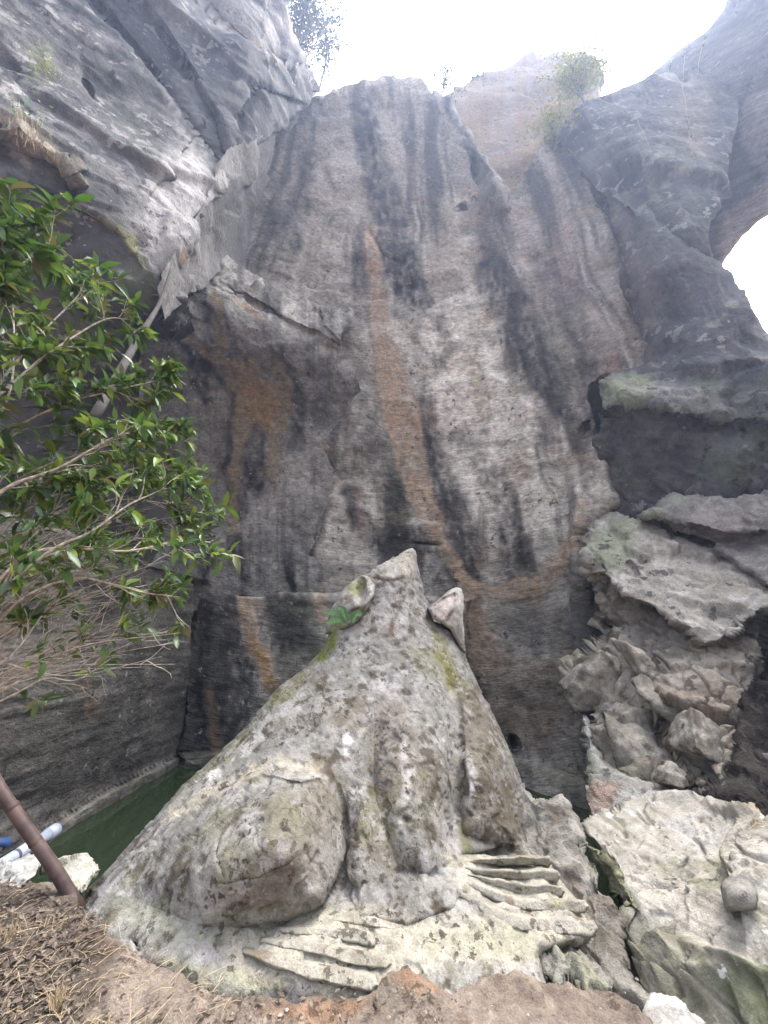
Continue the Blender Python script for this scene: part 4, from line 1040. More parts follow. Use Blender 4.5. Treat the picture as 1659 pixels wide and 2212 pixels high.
# ------------------------------------------------------------------ the carved frog
def tint_frog(T):
    px, py = T.px, T.py
    T.base((.18, .175, .166), (.31, .305, .295), .4)
    T.patches((.40, .388, .392), .22, .2, .8, .65, 3)
    T.patches((.145, .128, .102), .30, .15, .75, .75, 4)
    T.patches((.07, .055, .038), .10, .3, .7, .85, 5)
    T.patches((.17, .168, .10), .5, .35, .9, .6, 6)
    T.area([(985, 1500), (1030, 1480), (1090, 1600), (1138, 1790), (1100, 1830), (1000, 1800), (988, 1650)], (.105, .086, .058), .85, 16)
    T.patches((.36, .35, .36), .13, .5, .75, .6, 13)
    T.area([(805, 1520), (860, 1510), (900, 1600), (890, 1700), (850, 1760), (805, 1700)], (.15, .12, .09), .6, 20)
    T.area([(470, 1760), (640, 1740), (740, 1800), (735, 1900), (640, 1960), (500, 1930)], (.19, .178, .162), .55, 50)
    T.area([(300, 1930), (500, 1960), (760, 1960), (900, 2000), (700, 2020), (400, 2040), (230, 1990)], (.23, .235, .18), .6, 24)
    T.area([(540, 1680), (650, 1650), (705, 1665), (640, 1690)], (.36, .35, .33), .6, 8)
    T.stroke([(360, 1770, 10), (500, 1690, 10), (600, 1640, 8), (690, 1650, 6)], (.44, .40, .32), .7, 10)
    T.stroke([(700, 1400, 8), (600, 1490, 14), (480, 1630, 16), (360, 1730, 12)], (.125, .12, .06), .6, 14)
    T.stroke([(590, 1510, 12), (640, 1490, 6)], (.15, .145, .05), .6)
    T.stroke([(925, 1330, 5), (945, 1375, 9), (965, 1430, 12), (985, 1480, 12)], (.15, .14, .05), .85, 8)
    T.stroke([(720, 1345, 10), (712, 1390, 12), (690, 1420, 10)], (.15, .18, .04), .9, 8)
    T.stroke([(790, 1248, 2), (850, 1252, 3), (895, 1240, 3)], (.09, .07, .05), .9, 3)
    T.stroke([(870, 1300, 3), (850, 1330, 5), (842, 1370, 5)], (.14, .10, .08), .8, 4)
    T.area([(800, 1240), (850, 1205), (888, 1190), (900, 1235), (850, 1250)], (.50, .47, .42), .6, 6)
    T.area([(742, 1585), (758, 1578), (766, 1600), (752, 1626), (744, 1634)], (.62, .62, .62), .9, 4)
    T.area([(455, 1668), (470, 1664), (480, 1680), (460, 1690)], (.8, .8, .8), .7, 5)
    T.stroke([(870, 1590, 8), (880, 1680, 10), (870, 1740, 7)], (.50, .48, .48), .7, 8)
    T.stroke([(1000, 1620, 8), (1020, 1680, 6), (1008, 1740, 8)], (.52, .50, .50), .6, 8)
    T.area([(985, 1780), (1010, 1770), (1020, 1850), (990, 1860)], (.12, .115, .05), .8, 8)
    T.area([(500, 2015), (620, 1985), (760, 1950), (900, 1985), (1160, 1990), (1290, 2020), (1290, 2080), (1000, 2090), (850, 2110), (840, 2160), (700, 2150), (480, 2100)], (.42, .395, .33), .85, 22)
    T.area([(960, 1850), (1180, 1850), (1290, 2000), (1280, 2040), (1000, 1930)], (.42, .395, .33), .85, 12)
    T.area([(900, 2010), (1150, 2000), (1160, 2070), (920, 2060)], (.30, .31, .21), .5, 24)
    T.area([(330, 2060), (480, 2090), (620, 2130), (480, 2150), (380, 2110)], (.42, .42, .28), .6, 14)
    T.stroke([(700, 1660, 2), (735, 1700, 2.5), (747, 1830, 3), (735, 1900, 3)], (.14, .115, .08), .6, 5)
    T.stroke([(470, 1905, 2), (560, 1890, 2), (620, 1860, 2.5), (650, 1840, 2)], (.10, .08, .06), .8, 3)
    T.stroke([(620, 1680, 2), (690, 1688, 2), (705, 1670, 2)], (.15, .12, .09), .8, 3)
    T.stroke([(280, 2040, 4), (296, 2055, 6), (300, 2035, 4)], (.5, .49, .50), .6, 5)
    T.c = T.c * np.array([1.02, 1.0, .945])

thigh = [(340, 1800), (420, 1735), (538, 1668), (600, 1647), (681, 1655), (709, 1669), (728, 1707), (743, 1764), (747, 1836), (735, 1900), (700, 1952), (625, 1987), (525, 2000), (440, 2000), (330, 1960), (260, 1930), (270, 1870)]
frog_f = Field([(890, 1187, 4.75), (870, 1260, 4.5), (790, 1243, 4.75), (909, 1255, 4.7), (924, 1307, 4.55), (850, 1400, 4.12), (710, 1360, 4.6), (700, 1393, 4.5), (1002, 1412, 4.45), (600, 1488, 4.1), (538, 1565, 3.85), (395, 1698, 3.45), (700, 1500, 3.78),
                (1028, 1469, 4.3), (950, 1480, 3.85), (1066, 1545, 4.1), (1124, 1684, 3.85), (1138, 1790, 3.55), (1060, 1700, 3.55), (1060, 1830, 3.3), (900, 1550, 3.55), (900, 1700, 3.22), (900, 1850, 2.95), (850, 1950, 2.76), (770, 1800, 3.0), (770, 1650, 3.3), (620, 1600, 3.42),
                (620, 1740, 2.95), (600, 1850, 2.8), (600, 1990, 2.66), (450, 1800, 2.95), (280, 1819, 3.1), (220, 1884, 2.95), (165, 1960, 2.83), (300, 1960, 2.72), (220, 2014, 2.62), (340, 2084, 2.43), (450, 2119, 2.38), (600, 2050, 2.48), (650, 2140, 2.34), (830, 2095, 2.41), (850, 2030, 2.54),
                (1000, 2060, 2.50), (1000, 1950, 2.75), (1150, 2080, 2.46), (1000, 1870, 2.98), (1190, 1870, 3.02), (1285, 2010, 2.66), (1270, 2050, 2.58), (1000, 2140, 2.36), (1200, 2150, 2.36), (600, 2200, 2.33), (1000, 2200, 2.30), (300, 2120, 2.48)])
body_out = [(890, 1186), (897, 1192), (904, 1230), (910, 1258), (917, 1285), (925, 1307), (940, 1340), (975, 1352), (1000, 1400), (1006, 1420), (1028, 1469), (1048, 1508), (1066, 1545), (1082, 1578), (1095, 1607), (1112, 1650), (1124, 1684), (1134, 1730), (1140, 1769), (1139, 1800), (1150, 1840), (1185, 1850), (1200, 1872), (1222, 1915), (1262, 1955), (1286, 2000), (1288, 2030), (1270, 2055), (1180, 2070), (1200, 2160, 0), (1220, 2230, 0), (700, 2240, 0), (400, 2190, 0), (260, 2110, 0),
            (150, 2010, 0), (158, 1972, 0), (166, 1952), (190, 1920), (220, 1884), (250, 1850), (280, 1819), (315, 1782), (350, 1746), (395, 1698), (415, 1682), (440, 1660), (476, 1626), (508, 1595), (538, 1563), (568, 1525), (600, 1488), (632, 1462), (662, 1440), (685, 1415), (700, 1393), (708, 1365), (712, 1340), (724, 1303), (750, 1268), (790, 1243), (820, 1220), (850, 1202), (872, 1191)]
frog = empty('frog_statue', at(760, 1990, 2.9), 'giant grey stone frog carved from one rock, seen from behind, lichen spotted back', 'statue')
body = sheet('body', body_out, frog_f, 3.2, 77, .035, 10, 40, .35,
      [lambda px, py: bump(thigh, .24, 170, 1.0)(px, py) * sstep(230, 540, px + (py - 1700) * .1), lambda px, py: bump(thigh, .05, 14, .5)(px, py) * sstep(450, 620, px),
       groove([(940, 1375, 0), (950, 1400, 3), (976, 1479, 5), (985, 1622, 5), (986, 1764, 6), (984, 1860, 6)], .10, 20),
       ledge([(984, 1850), (986, 1764), (985, 1622), (976, 1479), (943, 1390)][::-1], -.0, 40),
       bump([(820, 1530), (870, 1505), (930, 1530), (970, 1620), (980, 1760), (975, 1860), (920, 1900), (850, 1880), (815, 1760), (808, 1640)], .12, 110, 1.0),
       groove([(815, 1530, 3), (806, 1600, 6), (800, 1680, 6), (806, 1760, 4)], .05, 26),
       bump([(990, 1640), (1050, 1560), (1100, 1640), (1132, 1740), (1132, 1815), (1080, 1832), (1000, 1800)], .17, 75, .9),
       bump([(745, 1700), (790, 1690), (800, 1800), (790, 1900), (760, 1950), (742, 1900), (752, 1800)], .045, 26, .9),
       bump([(770, 1680), (800, 1690), (860, 1880), (990, 1900), (980, 1960), (880, 2000), (770, 1985), (760, 1940)], .045, 34, .9),
       groove([(788, 1248), (850, 1255), (900, 1238)], .03, 5), groove([(700, 1660), (728, 1700), (745, 1770), (748, 1836), (736, 1902), (700, 1955)], .04, 12),
       bump([(560, 1672), (610, 1650), (680, 1660), (703, 1678), (650, 1690), (600, 1680)], .025, 5, .6),
       groove([(470, 1908), (560, 1892), (625, 1862), (650, 1842)], .012, 4), groove([(480, 1780), (470, 1850), (490, 1900)], .02, 5),
       groove([(980, 1852), (1030, 1846), (1110, 1835), (1140, 1828)], .10, 10), groove([(290, 2030), (300, 2060)], .06, 8)],
      [d_fbm(.035, .5, 5, 3), d_fbm(.014, .12, 4, 13), d_fbm(.006, .045, 3, 23),
       lambda px, py, p: -.016 * sstep(.45, .75, fbm(p / .09, 2, 33) * 1.7), d_crack(.006, .5, .012, 43)], tint_frog, None, M_frog, 0, 1.1, frog)

def tint_toe(T):
    T.base((.28, .262, .225), (.40, .38, .335), .2)
    T.patches((.34, .33, .22), .2, .3, .9, .6)
    T.c = T.c * np.array([1.02, 1.0, .945])
    T.patches((.25, .17, .12), .1, .5, .9, .6, 6)
def part(name, out, fld, seed, tint, mods=(), rim=8, rd=.08, solid=.3, parent=frog, step=2.4, amp=.010, mat=None):
    return sheet(name, out, Field(fld), step, seed, .05, 9, rim, rd, mods, [d_fbm(amp, .16, 4, seed), d_fbm(amp * .6, .05, 3, seed + 3)], tint, None, mat or M_frog, 0, solid, parent)
def zY(px, py, z):
    return at_z(px, py, z).y
def foot(label, toes, seed, pad, dz_):
    e = bpy.data.objects.new('foot', None); COL.objects.link(e)
    e['label'] = label
    e.parent = frog
    c = at_z(sum(p[0] for p in pad) / len(pad), sum(p[1] for p in pad) / len(pad), .05)
    e.location = c - frog.location
    for k, (pts, z0, z1) in enumerate(toes):
        # pts: centre line with half widths; outline walks down one side and back up the other
        L, R = [], []
        for i, (x, y, hw) in enumerate(pts):
            x0, y0, _ = pts[max(i - 1, 0)]; x1, y1, _ = pts[min(i + 1, len(pts) - 1)]
            n = math.hypot(x1 - x0, y1 - y0)
            nx, ny = -(y1 - y0) / n, (x1 - x0) / n
            L.append((x + nx * hw, y + ny * hw)); R.append((x - nx * hw, y - ny * hw))
        xe, ye, hw = pts[-1]; xp, yp, _ = pts[-2]
        n = math.hypot(xe - xp, ye - yp)
        tip = [(xe + (xe - xp) / n * hw * .6, ye + (ye - yp) / n * hw * .6)]
        out = L + tip + R[::-1]
        fld = []
        for i, (x, y, hw) in enumerate(pts):
            z = z0 + (z1 - z0) * i / (len(pts) - 1) + dz_
            fld.append((x, y, zY(x, y, z)))
            if i in (0, len(pts) - 1): fld.append((x + 3, y + hw, zY(x + 3, y + hw, z - .02)))
        fld.append((pts[0][0] - 4, pts[0][1] - pts[0][2], zY(pts[0][0] - 4, pts[0][1] - pts[0][2], z0 - .015)))
        mw = min(p[2] for p in pts)
        # parts hang under the foot empty, whose location is relative to the frog
        o = sheet('toe', out, Field(fld, .01), 2.2, seed + k, .05, 9, max(5, mw * 1.0), .035, [], [d_fbm(.008, .14, 4, seed + k), d_fbm(.005, .05, 3, seed + k + 3)], tint_toe, None, M_frog, 0, .16, None)
        o.parent = e
        o.location = -(c)
    return e
foot('splayed right foot with five thin ribbed toes', [
    ([(1005, 1862, 4), (1060, 1861, 8), (1130, 1860, 13), (1186, 1861, 11)], .22, .20), ([(1003, 1876, 5), (1060, 1886, 9), (1130, 1892, 12), (1204, 1892, 12)], .21, .18),
    ([(1000, 1889, 5), (1060, 1905, 9), (1130, 1923, 14), (1214, 1926, 13)], .20, .16), ([(993, 1906, 7), (1060, 1930, 12), (1130, 1956, 15), (1200, 1960, 16), (1264, 1958, 16)], .19, .13),
    ([(988, 1929, 9), (1060, 1968, 16), (1130, 1996, 20), (1200, 2002, 21), (1282, 2006, 19)], .18, .10)], 301, [(1000, 1870), (1280, 2010)], -.040)
foot('flat left foot with four long toes spreading to the right', [
    ([(690, 1985, 8), (760, 1984, 16), (830, 1994, 15), (890, 2008, 9)], .12, .09), ([(600, 2006, 6), (680, 2012, 12), (770, 2022, 17), (860, 2042, 15)], .12, .08),
    ([(560, 2032, 8), (660, 2046, 15), (760, 2068, 20), (838, 2080, 18)], .11, .07), ([(520, 2054, 10), (620, 2082, 19), (720, 2107, 23), (808, 2125, 22)], .10, .05)], 321, [(560, 2000), (830, 2110)], -.004)

def tint_eye(T):
    T.base((.28, .265, .24), (.42, .40, .37), .2); T.patches((.15, .12, .08), .15, .2, .8, .7)
    T.area([(748, 1262), (790, 1245), (795, 1262), (785, 1290), (765, 1285)], (.17, .17, .05), .8, 6)
    T.area([(708, 1330), (740, 1320), (740, 1360), (700, 1380)], (.13, .16, .04), .8, 8)
    T.stroke([(790, 1300, 3), (770, 1330, 4)], (.10, .09, .05), .8)
o = part('eye', [(700, 1372), (708, 1340), (718, 1310), (733, 1281), (752, 1263), (781, 1242), (800, 1246), (811, 1262), (809, 1285), (797, 1310), (780, 1334), (757, 1352), (725, 1372)],
     [(705, 1365, 4.72), (718, 1310, 4.6), (752, 1263, 4.62), (800, 1246, 4.6), (810, 1275, 4.42), (780, 1334, 4.32), (760, 1300, 4.40), (730, 1350, 4.5)], 341, tint_eye,
     [groove([(757, 1268, 4), (776, 1258, 8), (782, 1280, 5), (776, 1305, 3)], .18, 9), groove([(800, 1262, 1), (799, 1290, 1), (780, 1318, 1)], -.05, 7), bump([(735, 1290), (755, 1276), (775, 1285), (778, 1312), (750, 1325), (732, 1315)], .07, 14)], 9, .12, .5)
o['label'] = 'left eye, a mossy hollow under a curved brow'
def tint_eye2(T):
    T.base((.34, .32, .29), (.46, .44, .41), .2); T.patches((.18, .15, .11), .12, .3, .8, .7)
    T.area([(930, 1316), (980, 1284), (972, 1326), (955, 1346), (942, 1334)], (.50, .42, .38), .8, 4)
    T.stroke([(928, 1312, 1), (982, 1282, 2), (975, 1325, 3), (960, 1348, 2)], (.13, .09, .07), .9, 3)
o = part('eye', [(922, 1314), (945, 1298), (960, 1284), (972, 1273), (986, 1267), (998, 1272), (1003, 1290), (1001, 1331), (1004, 1370), (1006, 1412), (992, 1400), (975, 1362), (955, 1348), (935, 1335)],
     [(922, 1314, 4.55), (986, 1267, 4.7), (1003, 1300, 4.6), (975, 1310, 4.42), (955, 1340, 4.40), (1004, 1400, 4.62), (985, 1370, 4.5)], 343, tint_eye2,
     [groove([(928, 1310), (982, 1283), (974, 1326), (957, 1347)], .035, 4)], 8, .12, .5)
o['label'] = 'right eye, a pointed lump with a smooth lens shaped facet'

# ------------------------------------------------------------------ soil in front, with litter
def tint_soil(T):
    T.base((.175, .138, .11), (.30, .245, .20), .4)
    T.patches((.14, .092, .065), .3, .2, .8, .6)
    T.patches((.36, .30, .23), .12, .35, .9, .7, 5)
    T.patches((.30, .30, .24), .3, .4, .9, .4, 7)
    T.area([(-100, 1850), (170, 1930), (260, 2060), (230, 2140), (150, 2320), (-100, 2320)], (.06, .046, .036), .85, 30)
    T.area([(560, 2180), (680, 2150), (800, 2160), (700, 2230)], (.32, .16, .075), .5, 20)
    T.area([(830, 2100), (900, 2095), (960, 2140), (900, 2150)], (.33, .19, .11), .6, 10)
soil_f = Field([(-140, 1890, 3.0), (0, 1900, 2.98), (170, 1940, 2.80), (0, 2212, 2.10), (230, 2020, 2.55), (400, 2100, 2.38), (620, 2150, 2.29), (800, 2146, 2.315), (830, 2098, 2.40), (900, 2092, 2.41), (980, 2150, 2.29), (1080, 2106, 2.39), (1180, 2125, 2.38), (1300, 2150, 2.33), (1410, 2212, 2.17), (800, 2320, 2.01), (0, 2320, 1.98), (1400, 2330, 2.0), (-140, 2320, 1.95), (150, 2100, 2.34)])
soil = sheet('soil', [(-160, 1880, 0), (0, 1888), (60, 1900), (130, 1915), (168, 1935), (172, 1962), (210, 2005), (285, 2062), (345, 2088), (395, 2104), (440, 2140), (520, 2152), (600, 2156), (700, 2150), (790, 2150), (822, 2120), (834, 2096), (880, 2088), (935, 2122), (980, 2150), (1030, 2125), (1080, 2105), (1155, 2110), (1180, 2130), (1280, 2142), (1380, 2176), (1410, 2212), (1420, 2340, 0), (-160, 2340, 0)],
             soil_f, 3.0, 81, .14, 9, 5, .006, [], [d_fbm(.018, .5, 5, 3), d_fbm(.009, .09, 4, 13), d_fbm(.006, .03, 3, 14)], tint_soil, None, M_soil, .12)
tag(soil, kind='structure')
o = mesh_obj('ground_behind', [(-30, -40, -.02), (30, -40, -.02), (30, 2.0, -.02), (-30, 2.0, -.02)], [(0, 1, 2, 3)], plain_mat('trodden_earth', (.27, .18, .125), .3, 4, .95), smooth=False)
o.name = 'earth_path'
tag(o, kind='structure')

def soil_pt(px, py, lift=.01):
    a = np.array([float(px)]), np.array([float(py)])
    w = float(soil_f(*a)[0])
    dx, dy, dz = dirs(px, py)
    return Vector((dx * w, dy * w, CAMZ + dz * w + lift))

# leaf litter
M_litter = leaf_mat('dry_leaves', [(.045, .034, .026), (.09, .068, .052), (.155, .12, .092), (.065, .047, .037), (.21, .17, .13), (.11, .082, .063)], .8, .1)
lm = MB()
for k in range(3800):
    if k < 3200:
        px = rnd.uniform(-120, 300); py = rnd.uniform(1890, 2330)
        lim = 1905 + max(0, px - 60) * .55
        if py < lim or px > 60 + (2330 - py) * .5 + rnd.gauss(0, 30): continue
    else:
        px = rnd.uniform(100, 1000); py = rnd.uniform(2120, 2330)
        if rnd.random() < (px - 100) / 1000 or py < 2100 + px * .06: continue
    c = soil_pt(px, py, rnd.uniform(.004, .028))
    L = rnd.uniform(.016, .043); Wd = L * rnd.uniform(.28, .5)
    a = rnd.uniform(0, 6.283); tl = rnd.uniform(-.5, .5); rl = rnd.uniform(-.7, .7)
    u = Vector((math.cos(a) * math.cos(tl), math.sin(a) * math.cos(tl), math.sin(tl)))
    v = Vector((-math.sin(a), math.cos(a), rl * .5)).normalized()
    n = u.cross(v)
    cu = rnd.uniform(-.25, .4)
    lm.add([c - u * L * .5, c - u * L * .1 + v * Wd * .5 + n * Wd * cu, c + u * L * .25 + v * Wd * .38 + n * Wd * cu, c + u * L * .55, c + u * L * .25 - v * Wd * .38 + n * Wd * cu, c - u * L * .1 - v * Wd * .5 + n * Wd * cu, c + u * L * .1 - n * Wd * .1],
           [(0, 1, 6), (1, 2, 6), (2, 3, 6), (3, 4, 6), (4, 5, 6), (5, 0, 6)])
o = lm.build('leaf_litter', M_litter, smooth=False)
tag(o, 'brown dry leaf litter heaped at the left end of the frog', 'leaf litter', kind='stuff')
# straw and twigs
M_straw = leaf_mat('straw', [(.30, .21, .12), (.45, .36, .22), (.20, .13, .08), (.50, .42, .28)], .7, .1)
sm = MB()
for k in range(420):
    px = rnd.gauss(150, 190); py = rnd.uniform(1920, 2320)
    if px < -120 or px > 900 or py < 1925 + max(0, px) * .33: continue
    c = soil_pt(px, py, .012); a = rnd.uniform(0, 6.28); L = rnd.uniform(.03, .13)
    d = Vector((math.cos(a), math.sin(a), rnd.uniform(-.02, .3)))
    sm.tube([c, c + d * L * .5 + Vector((0, 0, rnd.uniform(0, .012))), c + d * L], [.0012, .0012, .0006], 4, False)
o = sm.build('straw', M_straw, smooth=False)
tag(o, 'loose straw and thin twigs scattered over the brown soil', 'straw', kind='stuff')
# gravel crumbs on the soil and floor
gmesh = MB()
def crumb(c, r_):
    vs = [c + Vector((math.cos(a), math.sin(a), 0)) * r_ * rnd.uniform(.7, 1.2) for a in (0, 1.3, 2.5, 3.8, 5)]
    gmesh.add(vs + [c + Vector((rnd.uniform(-.3, .3) * r_, rnd.uniform(-.3, .3) * r_, r_ * rnd.uniform(.5, .9)))], [(0, 1, 5), (1, 2, 5), (2, 3, 5), (3, 4, 5), (4, 0, 5)])
for k in range(500):
    px = rnd.uniform(200, 1380); py = rnd.uniform(2110, 2320)
    if py < 2160 and not (820 < px < 940 or px > 1180): continue
    crumb(soil_pt(px, py, -.002), rnd.choice([.003, .004, .006, .010]))
for k in range(260):
    px = rnd.gauss(1500, 110); py = rnd.gauss(1940, 70)
    if px < 1330 + max(0, py - 1860) * .6 or py < 1780 or py > 1950 + (px - 1390) * .4: continue
    a = np.array([px]), np.array([py]); w = float(fl_f(*a)[0]); dx, dy, dz = dirs(px, py)
    crumb(Vector((dx * w, dy * w, CAMZ + dz * w + .01)), rnd.choice([.006, .01, .014, .02]))
o = gmesh.build('gravel', plain_mat('gravel_crumbs', (.24, .21, .175), .5, 9, .9), smooth=False)
tag(o, 'small pale stone crumbs scattered on the soil and floor slab', 'gravel', kind='stuff')
# grass stubs
def tuft(label, px, py, n, hgt, spread, mat, base=None, lean=(0, 0)):
    b = base if base is not None else soil_pt(px, py, -.01)
    m = MB()
    for k in range(n):
        a = rnd.uniform(0, 6.28); r_ = rnd.uniform(0, spread)
        p = b + Vector((math.cos(a) * r_, math.sin(a) * r_, 0))
        h = hgt * rnd.uniform(.5, 1)
        t = Vector((lean[0] + rnd.gauss(0, .2), lean[1] + rnd.gauss(0, .2), 1)) * h
        m.tube([p, p + t * .5, p + t + Vector((rnd.gauss(0, .1) * h, rnd.gauss(0, .1) * h, -.1 * h))], [.0022, .0018, .0006], 3, False)
    o = m.build('grass_tuft', mat, smooth=False, origin=b)
    return tag(o, label, 'grass')
tuft('upright brown stub of dead grass near the bottom left corner', 120, 2185, 46, .13, .022, M_straw)
tuft('low ragged dry grass tuft in the litter below the white stones', 20, 2030, 40, .10, .05, M_straw)

# ------------------------------------------------------------------ stones, pipe, bamboo
block('flat blackish piece lying in the leaf litter at the left edge', 45, 2128, 2.33, .15, .05, .018, (.05, .02, -.1), 501, (.015, .012, .01), (.03, .024, .02), None, 'bark', None, 'dark_piece')  # flat blackish block laid in the litter
o = rock('white_stone', 'white broken stone at the left edge in front of the grey pipe', [(-40, 1868), (0, 1859), (40, 1850), (76, 1842), (96, 1864), (84, 1888), (66, 1902), (44, 1928), (0, 1918), (-40, 1915)],
     [(-40, 1868, 3.12), (76, 1842, 3.15), (96, 1870, 3.02), (44, 1925, 2.88), (0, 1890, 2.98), (40, 1870, 3.0)], 83, tint_grey((.36, .345, .315), (.48, .465, .43), (.25, .23, .20), sc=.2), blk=.03, blks=.22, rough=.006, rim=6, rd=.05, solid=.3, step=2.2, mat=M_stone, crk=.004, cat='stone', group='pale stones by the pool edge')
o = rock('white_stone', 'white broken stone touching the frog flank behind the bamboo foot', [(98, 1878), (122, 1856), (150, 1850), (190, 1841), (204, 1858), (217, 1878), (200, 1905), (180, 1930), (140, 1934), (112, 1915)],
     [(98, 1878, 3.08), (190, 1843, 3.12), (217, 1878, 3.02), (180, 1930, 2.86), (150, 1890, 2.95), (112, 1912, 2.93)], 85, tint_grey((.37, .355, .30), (.49, .475, .40), (.25, .235, .19), sc=.2), blk=.03, blks=.22, rough=.006, rim=6, rd=.05, solid=.3, step=2.2, mat=M_stone, crk=.004, cat='stone', group='pale stones by the pool edge')

def tint_round(T):
    T.base((.22, .205, .19), (.29, .275, .25), .15)
    r_ = np.hypot(T.px - 1604, T.py - 1934)
    T.c = mixc(T.c, (.17, .16, .15), sstep(.2, .9, np.sin(r_ * 1.1)) * .3 * sstep(20, 6, r_))
    T.area([(1632, 1925), (1645, 1930), (1642, 1960), (1630, 1950)], (.10, .085, .075), .8, 4)  # darker right side, a shadow painted on the stone
    T.area([(1575, 1900), (1600, 1905), (1585, 1925)], (.33, .26, .20), .5, 8)
o = sheet('round_stone', [(1557, 1916), (1565, 1900), (1586, 1888), (1612, 1886), (1630, 1902), (1641, 1922), (1645, 1944), (1640, 1962), (1630, 1971), (1605, 1974), (1583, 1973), (1567, 1964), (1561, 1942)],
      Field([(1600, 1932, 2.40), (1557, 1916, 2.53), (1612, 1888, 2.59), (1645, 1940, 2.47), (1590, 1973, 2.45), (1632, 1971, 2.42)]), 2, 87, .03, 9, 14, .10,
      [lambda px, py: .0025 * np.sin(np.hypot(px - 1604, py - 1934) * 1.1) * sstep(20, 6, np.hypot(px - 1604, py - 1934)), ledge([(1570, 1905), (1600, 1912), (1628, 1925), (1636, 1960)], -.02, 20)],
      [d_fbm(.008, .12, 4, 3)], tint_round, None, M_stone, 0, .3, None, 'base')
tag(o, 'rounded dark grey stone with faint concentric rings resting on the pale floor slab', 'stone')

M_bamboo = plain_mat('bamboo_skin', (.045, .03, .029), .35, 9, .5, .001, .35, (.105, .072, .064))
M_node = plain_mat('bamboo_joint', (.07, .04, .032), .3, 30, .6, .001)
pa, pb = at(153, 1934, 2.86), at(-60, 1612, 2.62)
pole = empty('bamboo_pole', pa, 'brown bamboo pole slanting into the litter at the left edge', 'pole')
m = MB(); d = pb - pa
m.tube([pa - d.normalized() * .1] + [pa + d * (k / 8) + Vector((0, 0, .006 * math.sin(k))) for k in range(9)], [.034] + [.034 - .0004 * k for k in range(9)], 18)
m.build('culm', M_bamboo, pole, origin=pa)
for (x, y) in [(127, 1886), (83, 1819), (27, 1743), (-30, 1656)]:
    t = (y - 1934) / (1612 - 1934)
    c = pa + d * t
    dn = d.normalized()
    m = MB(); m.tube([c - dn * .012, c - dn * .005, c, c + dn * .005, c + dn * .012], [.0320, .0356, .0336, .0354, .0320], 18, False)
    m.build('joint', M_node, pole, origin=c)
M_pvc = plain_mat('pvc', (.27, .30, .37), .15, 6, .4, .0005, .5)
M_print = plain_mat('pipe_print', (.06, .06, .10), .2, 40, .5)
M_blue = plain_mat('blue_plastic', (.03, .06, .16), .2, 10, .5)
qa, qb = at(8, 1866, 3.35), at(110, 1800, 3.75)
pipe = empty('plastic_pipe', qa, 'pale grey plastic pipe with a dark printed band lying at the pool edge', 'pipe')
m = MB(); dq = (qb - qa)
m.tube([qa - dq * .6, qa, qa + dq * .5, qa + dq * .9], [.044] * 4, 20); m.build('tube', M_pvc, pipe, origin=qa)
m = MB(); m.tube([qa + dq * .18, qa + dq * .24], [.0450] * 2, 20, False); m.build('printed_band', M_print, pipe, origin=qa)
m = MB(); m.tube([qa + dq * .9, qa + dq * .9 + dq * .22], [.051, .051], 20); m.build('socket', M_pvc, pipe, origin=qa)
m = MB(); h0 = at(-60, 1835, 3.8); m.tube([h0, at(-10, 1822, 3.9), at(14, 1818, 4.0), at(16, 1830, 4.0)], [.035] * 4, 10)
tag(m.build('hose', M_blue, origin=h0), 'dark blue hose end beside the pipe at the left edge of the pool', 'hose')
#==SHRUB==

# ------------------------------------------------------------------ the shrub on the left
M_leaf = leaf_mat('shrub_leaf', [(.045, .10, .018), (.075, .145, .022), (.03, .065, .02), (.15, .21, .03), (.055, .115, .022), (.035, .07, .03), (.11, .10, .03)], .4, .36)
M_twig = plain_mat('shrub_bark', (.20, .175, .15), .35, 40, .85, .002, .2, (.45, .42, .36))
def leaf_mesh(name, curl, fold, wd):
    vs, fs = [], []
    prof = [0.05, .62, 1.0, .9, .55, .02]
    for i, w_ in enumerate(prof):
        t = i / 5
        z = -curl * t * t
        for s in (-1, 0, 1):
            vs.append((s * w_ * wd * .5, t, z + abs(s) * w_ * wd * fold + .012 * math.sin(i * 2.1 + s)))
    for i in range(5):
        for s in range(2):
            a = i * 3 + s
            fs.append((a, a + 1, a + 4, a + 3))
    return vs, fs
LV = [leaf_mesh('a', .18, .22, .36), leaf_mesh('b', .35, .30, .40), leaf_mesh('c', .05, .12, .34), leaf_mesh('d', .5, .16, .38)]
shrub = empty('shrub', at(-190, 1620, 2.0), 'glossy broad leaved shrub with bare pale twigs reaching in from the left', 'shrub')
stems = MB(); twigs = MB()
leaves = []      # (pos, dir, up, len)
def bez(p, n=10):
    """smooth polyline through control vectors"""
    out = []
    for k in range(len(p) - 1):
        a, b = p[k], p[k + 1]
        a0 = p[k - 1] if k else a * 2 - b
        b1 = p[k + 2] if k + 2 < len(p) else b * 2 - a
        for i in range(n):
            t = i / n
            out.append(.5 * ((2 * a) + (b - a0) * t + (2 * a0 - 5 * a + 4 * b - b1) * t * t + (3 * a - a0 - 3 * b + b1) * t ** 3))
    return out + [p[-1]]
def rosette(p, d, n, L):
    d = d.normalized()
    u = d.cross(Vector((.2, .3, .9))).normalized(); v = d.cross(u)
    a0 = rnd.uniform(0, 6.28)
    for k in range(n):
        a = a0 + k * 2.4 + rnd.uniform(-.3, .3)
        o_ = u * math.cos(a) + v * math.sin(a)
        dr = (d * rnd.uniform(.3, .9) + o_ + Vector((0, 0, rnd.uniform(-.5, .25)))).normalized()
        leaves.append((p - d * rnd.uniform(0, .05) + o_ * .004, dr, L * rnd.uniform(.45, 1.35)))
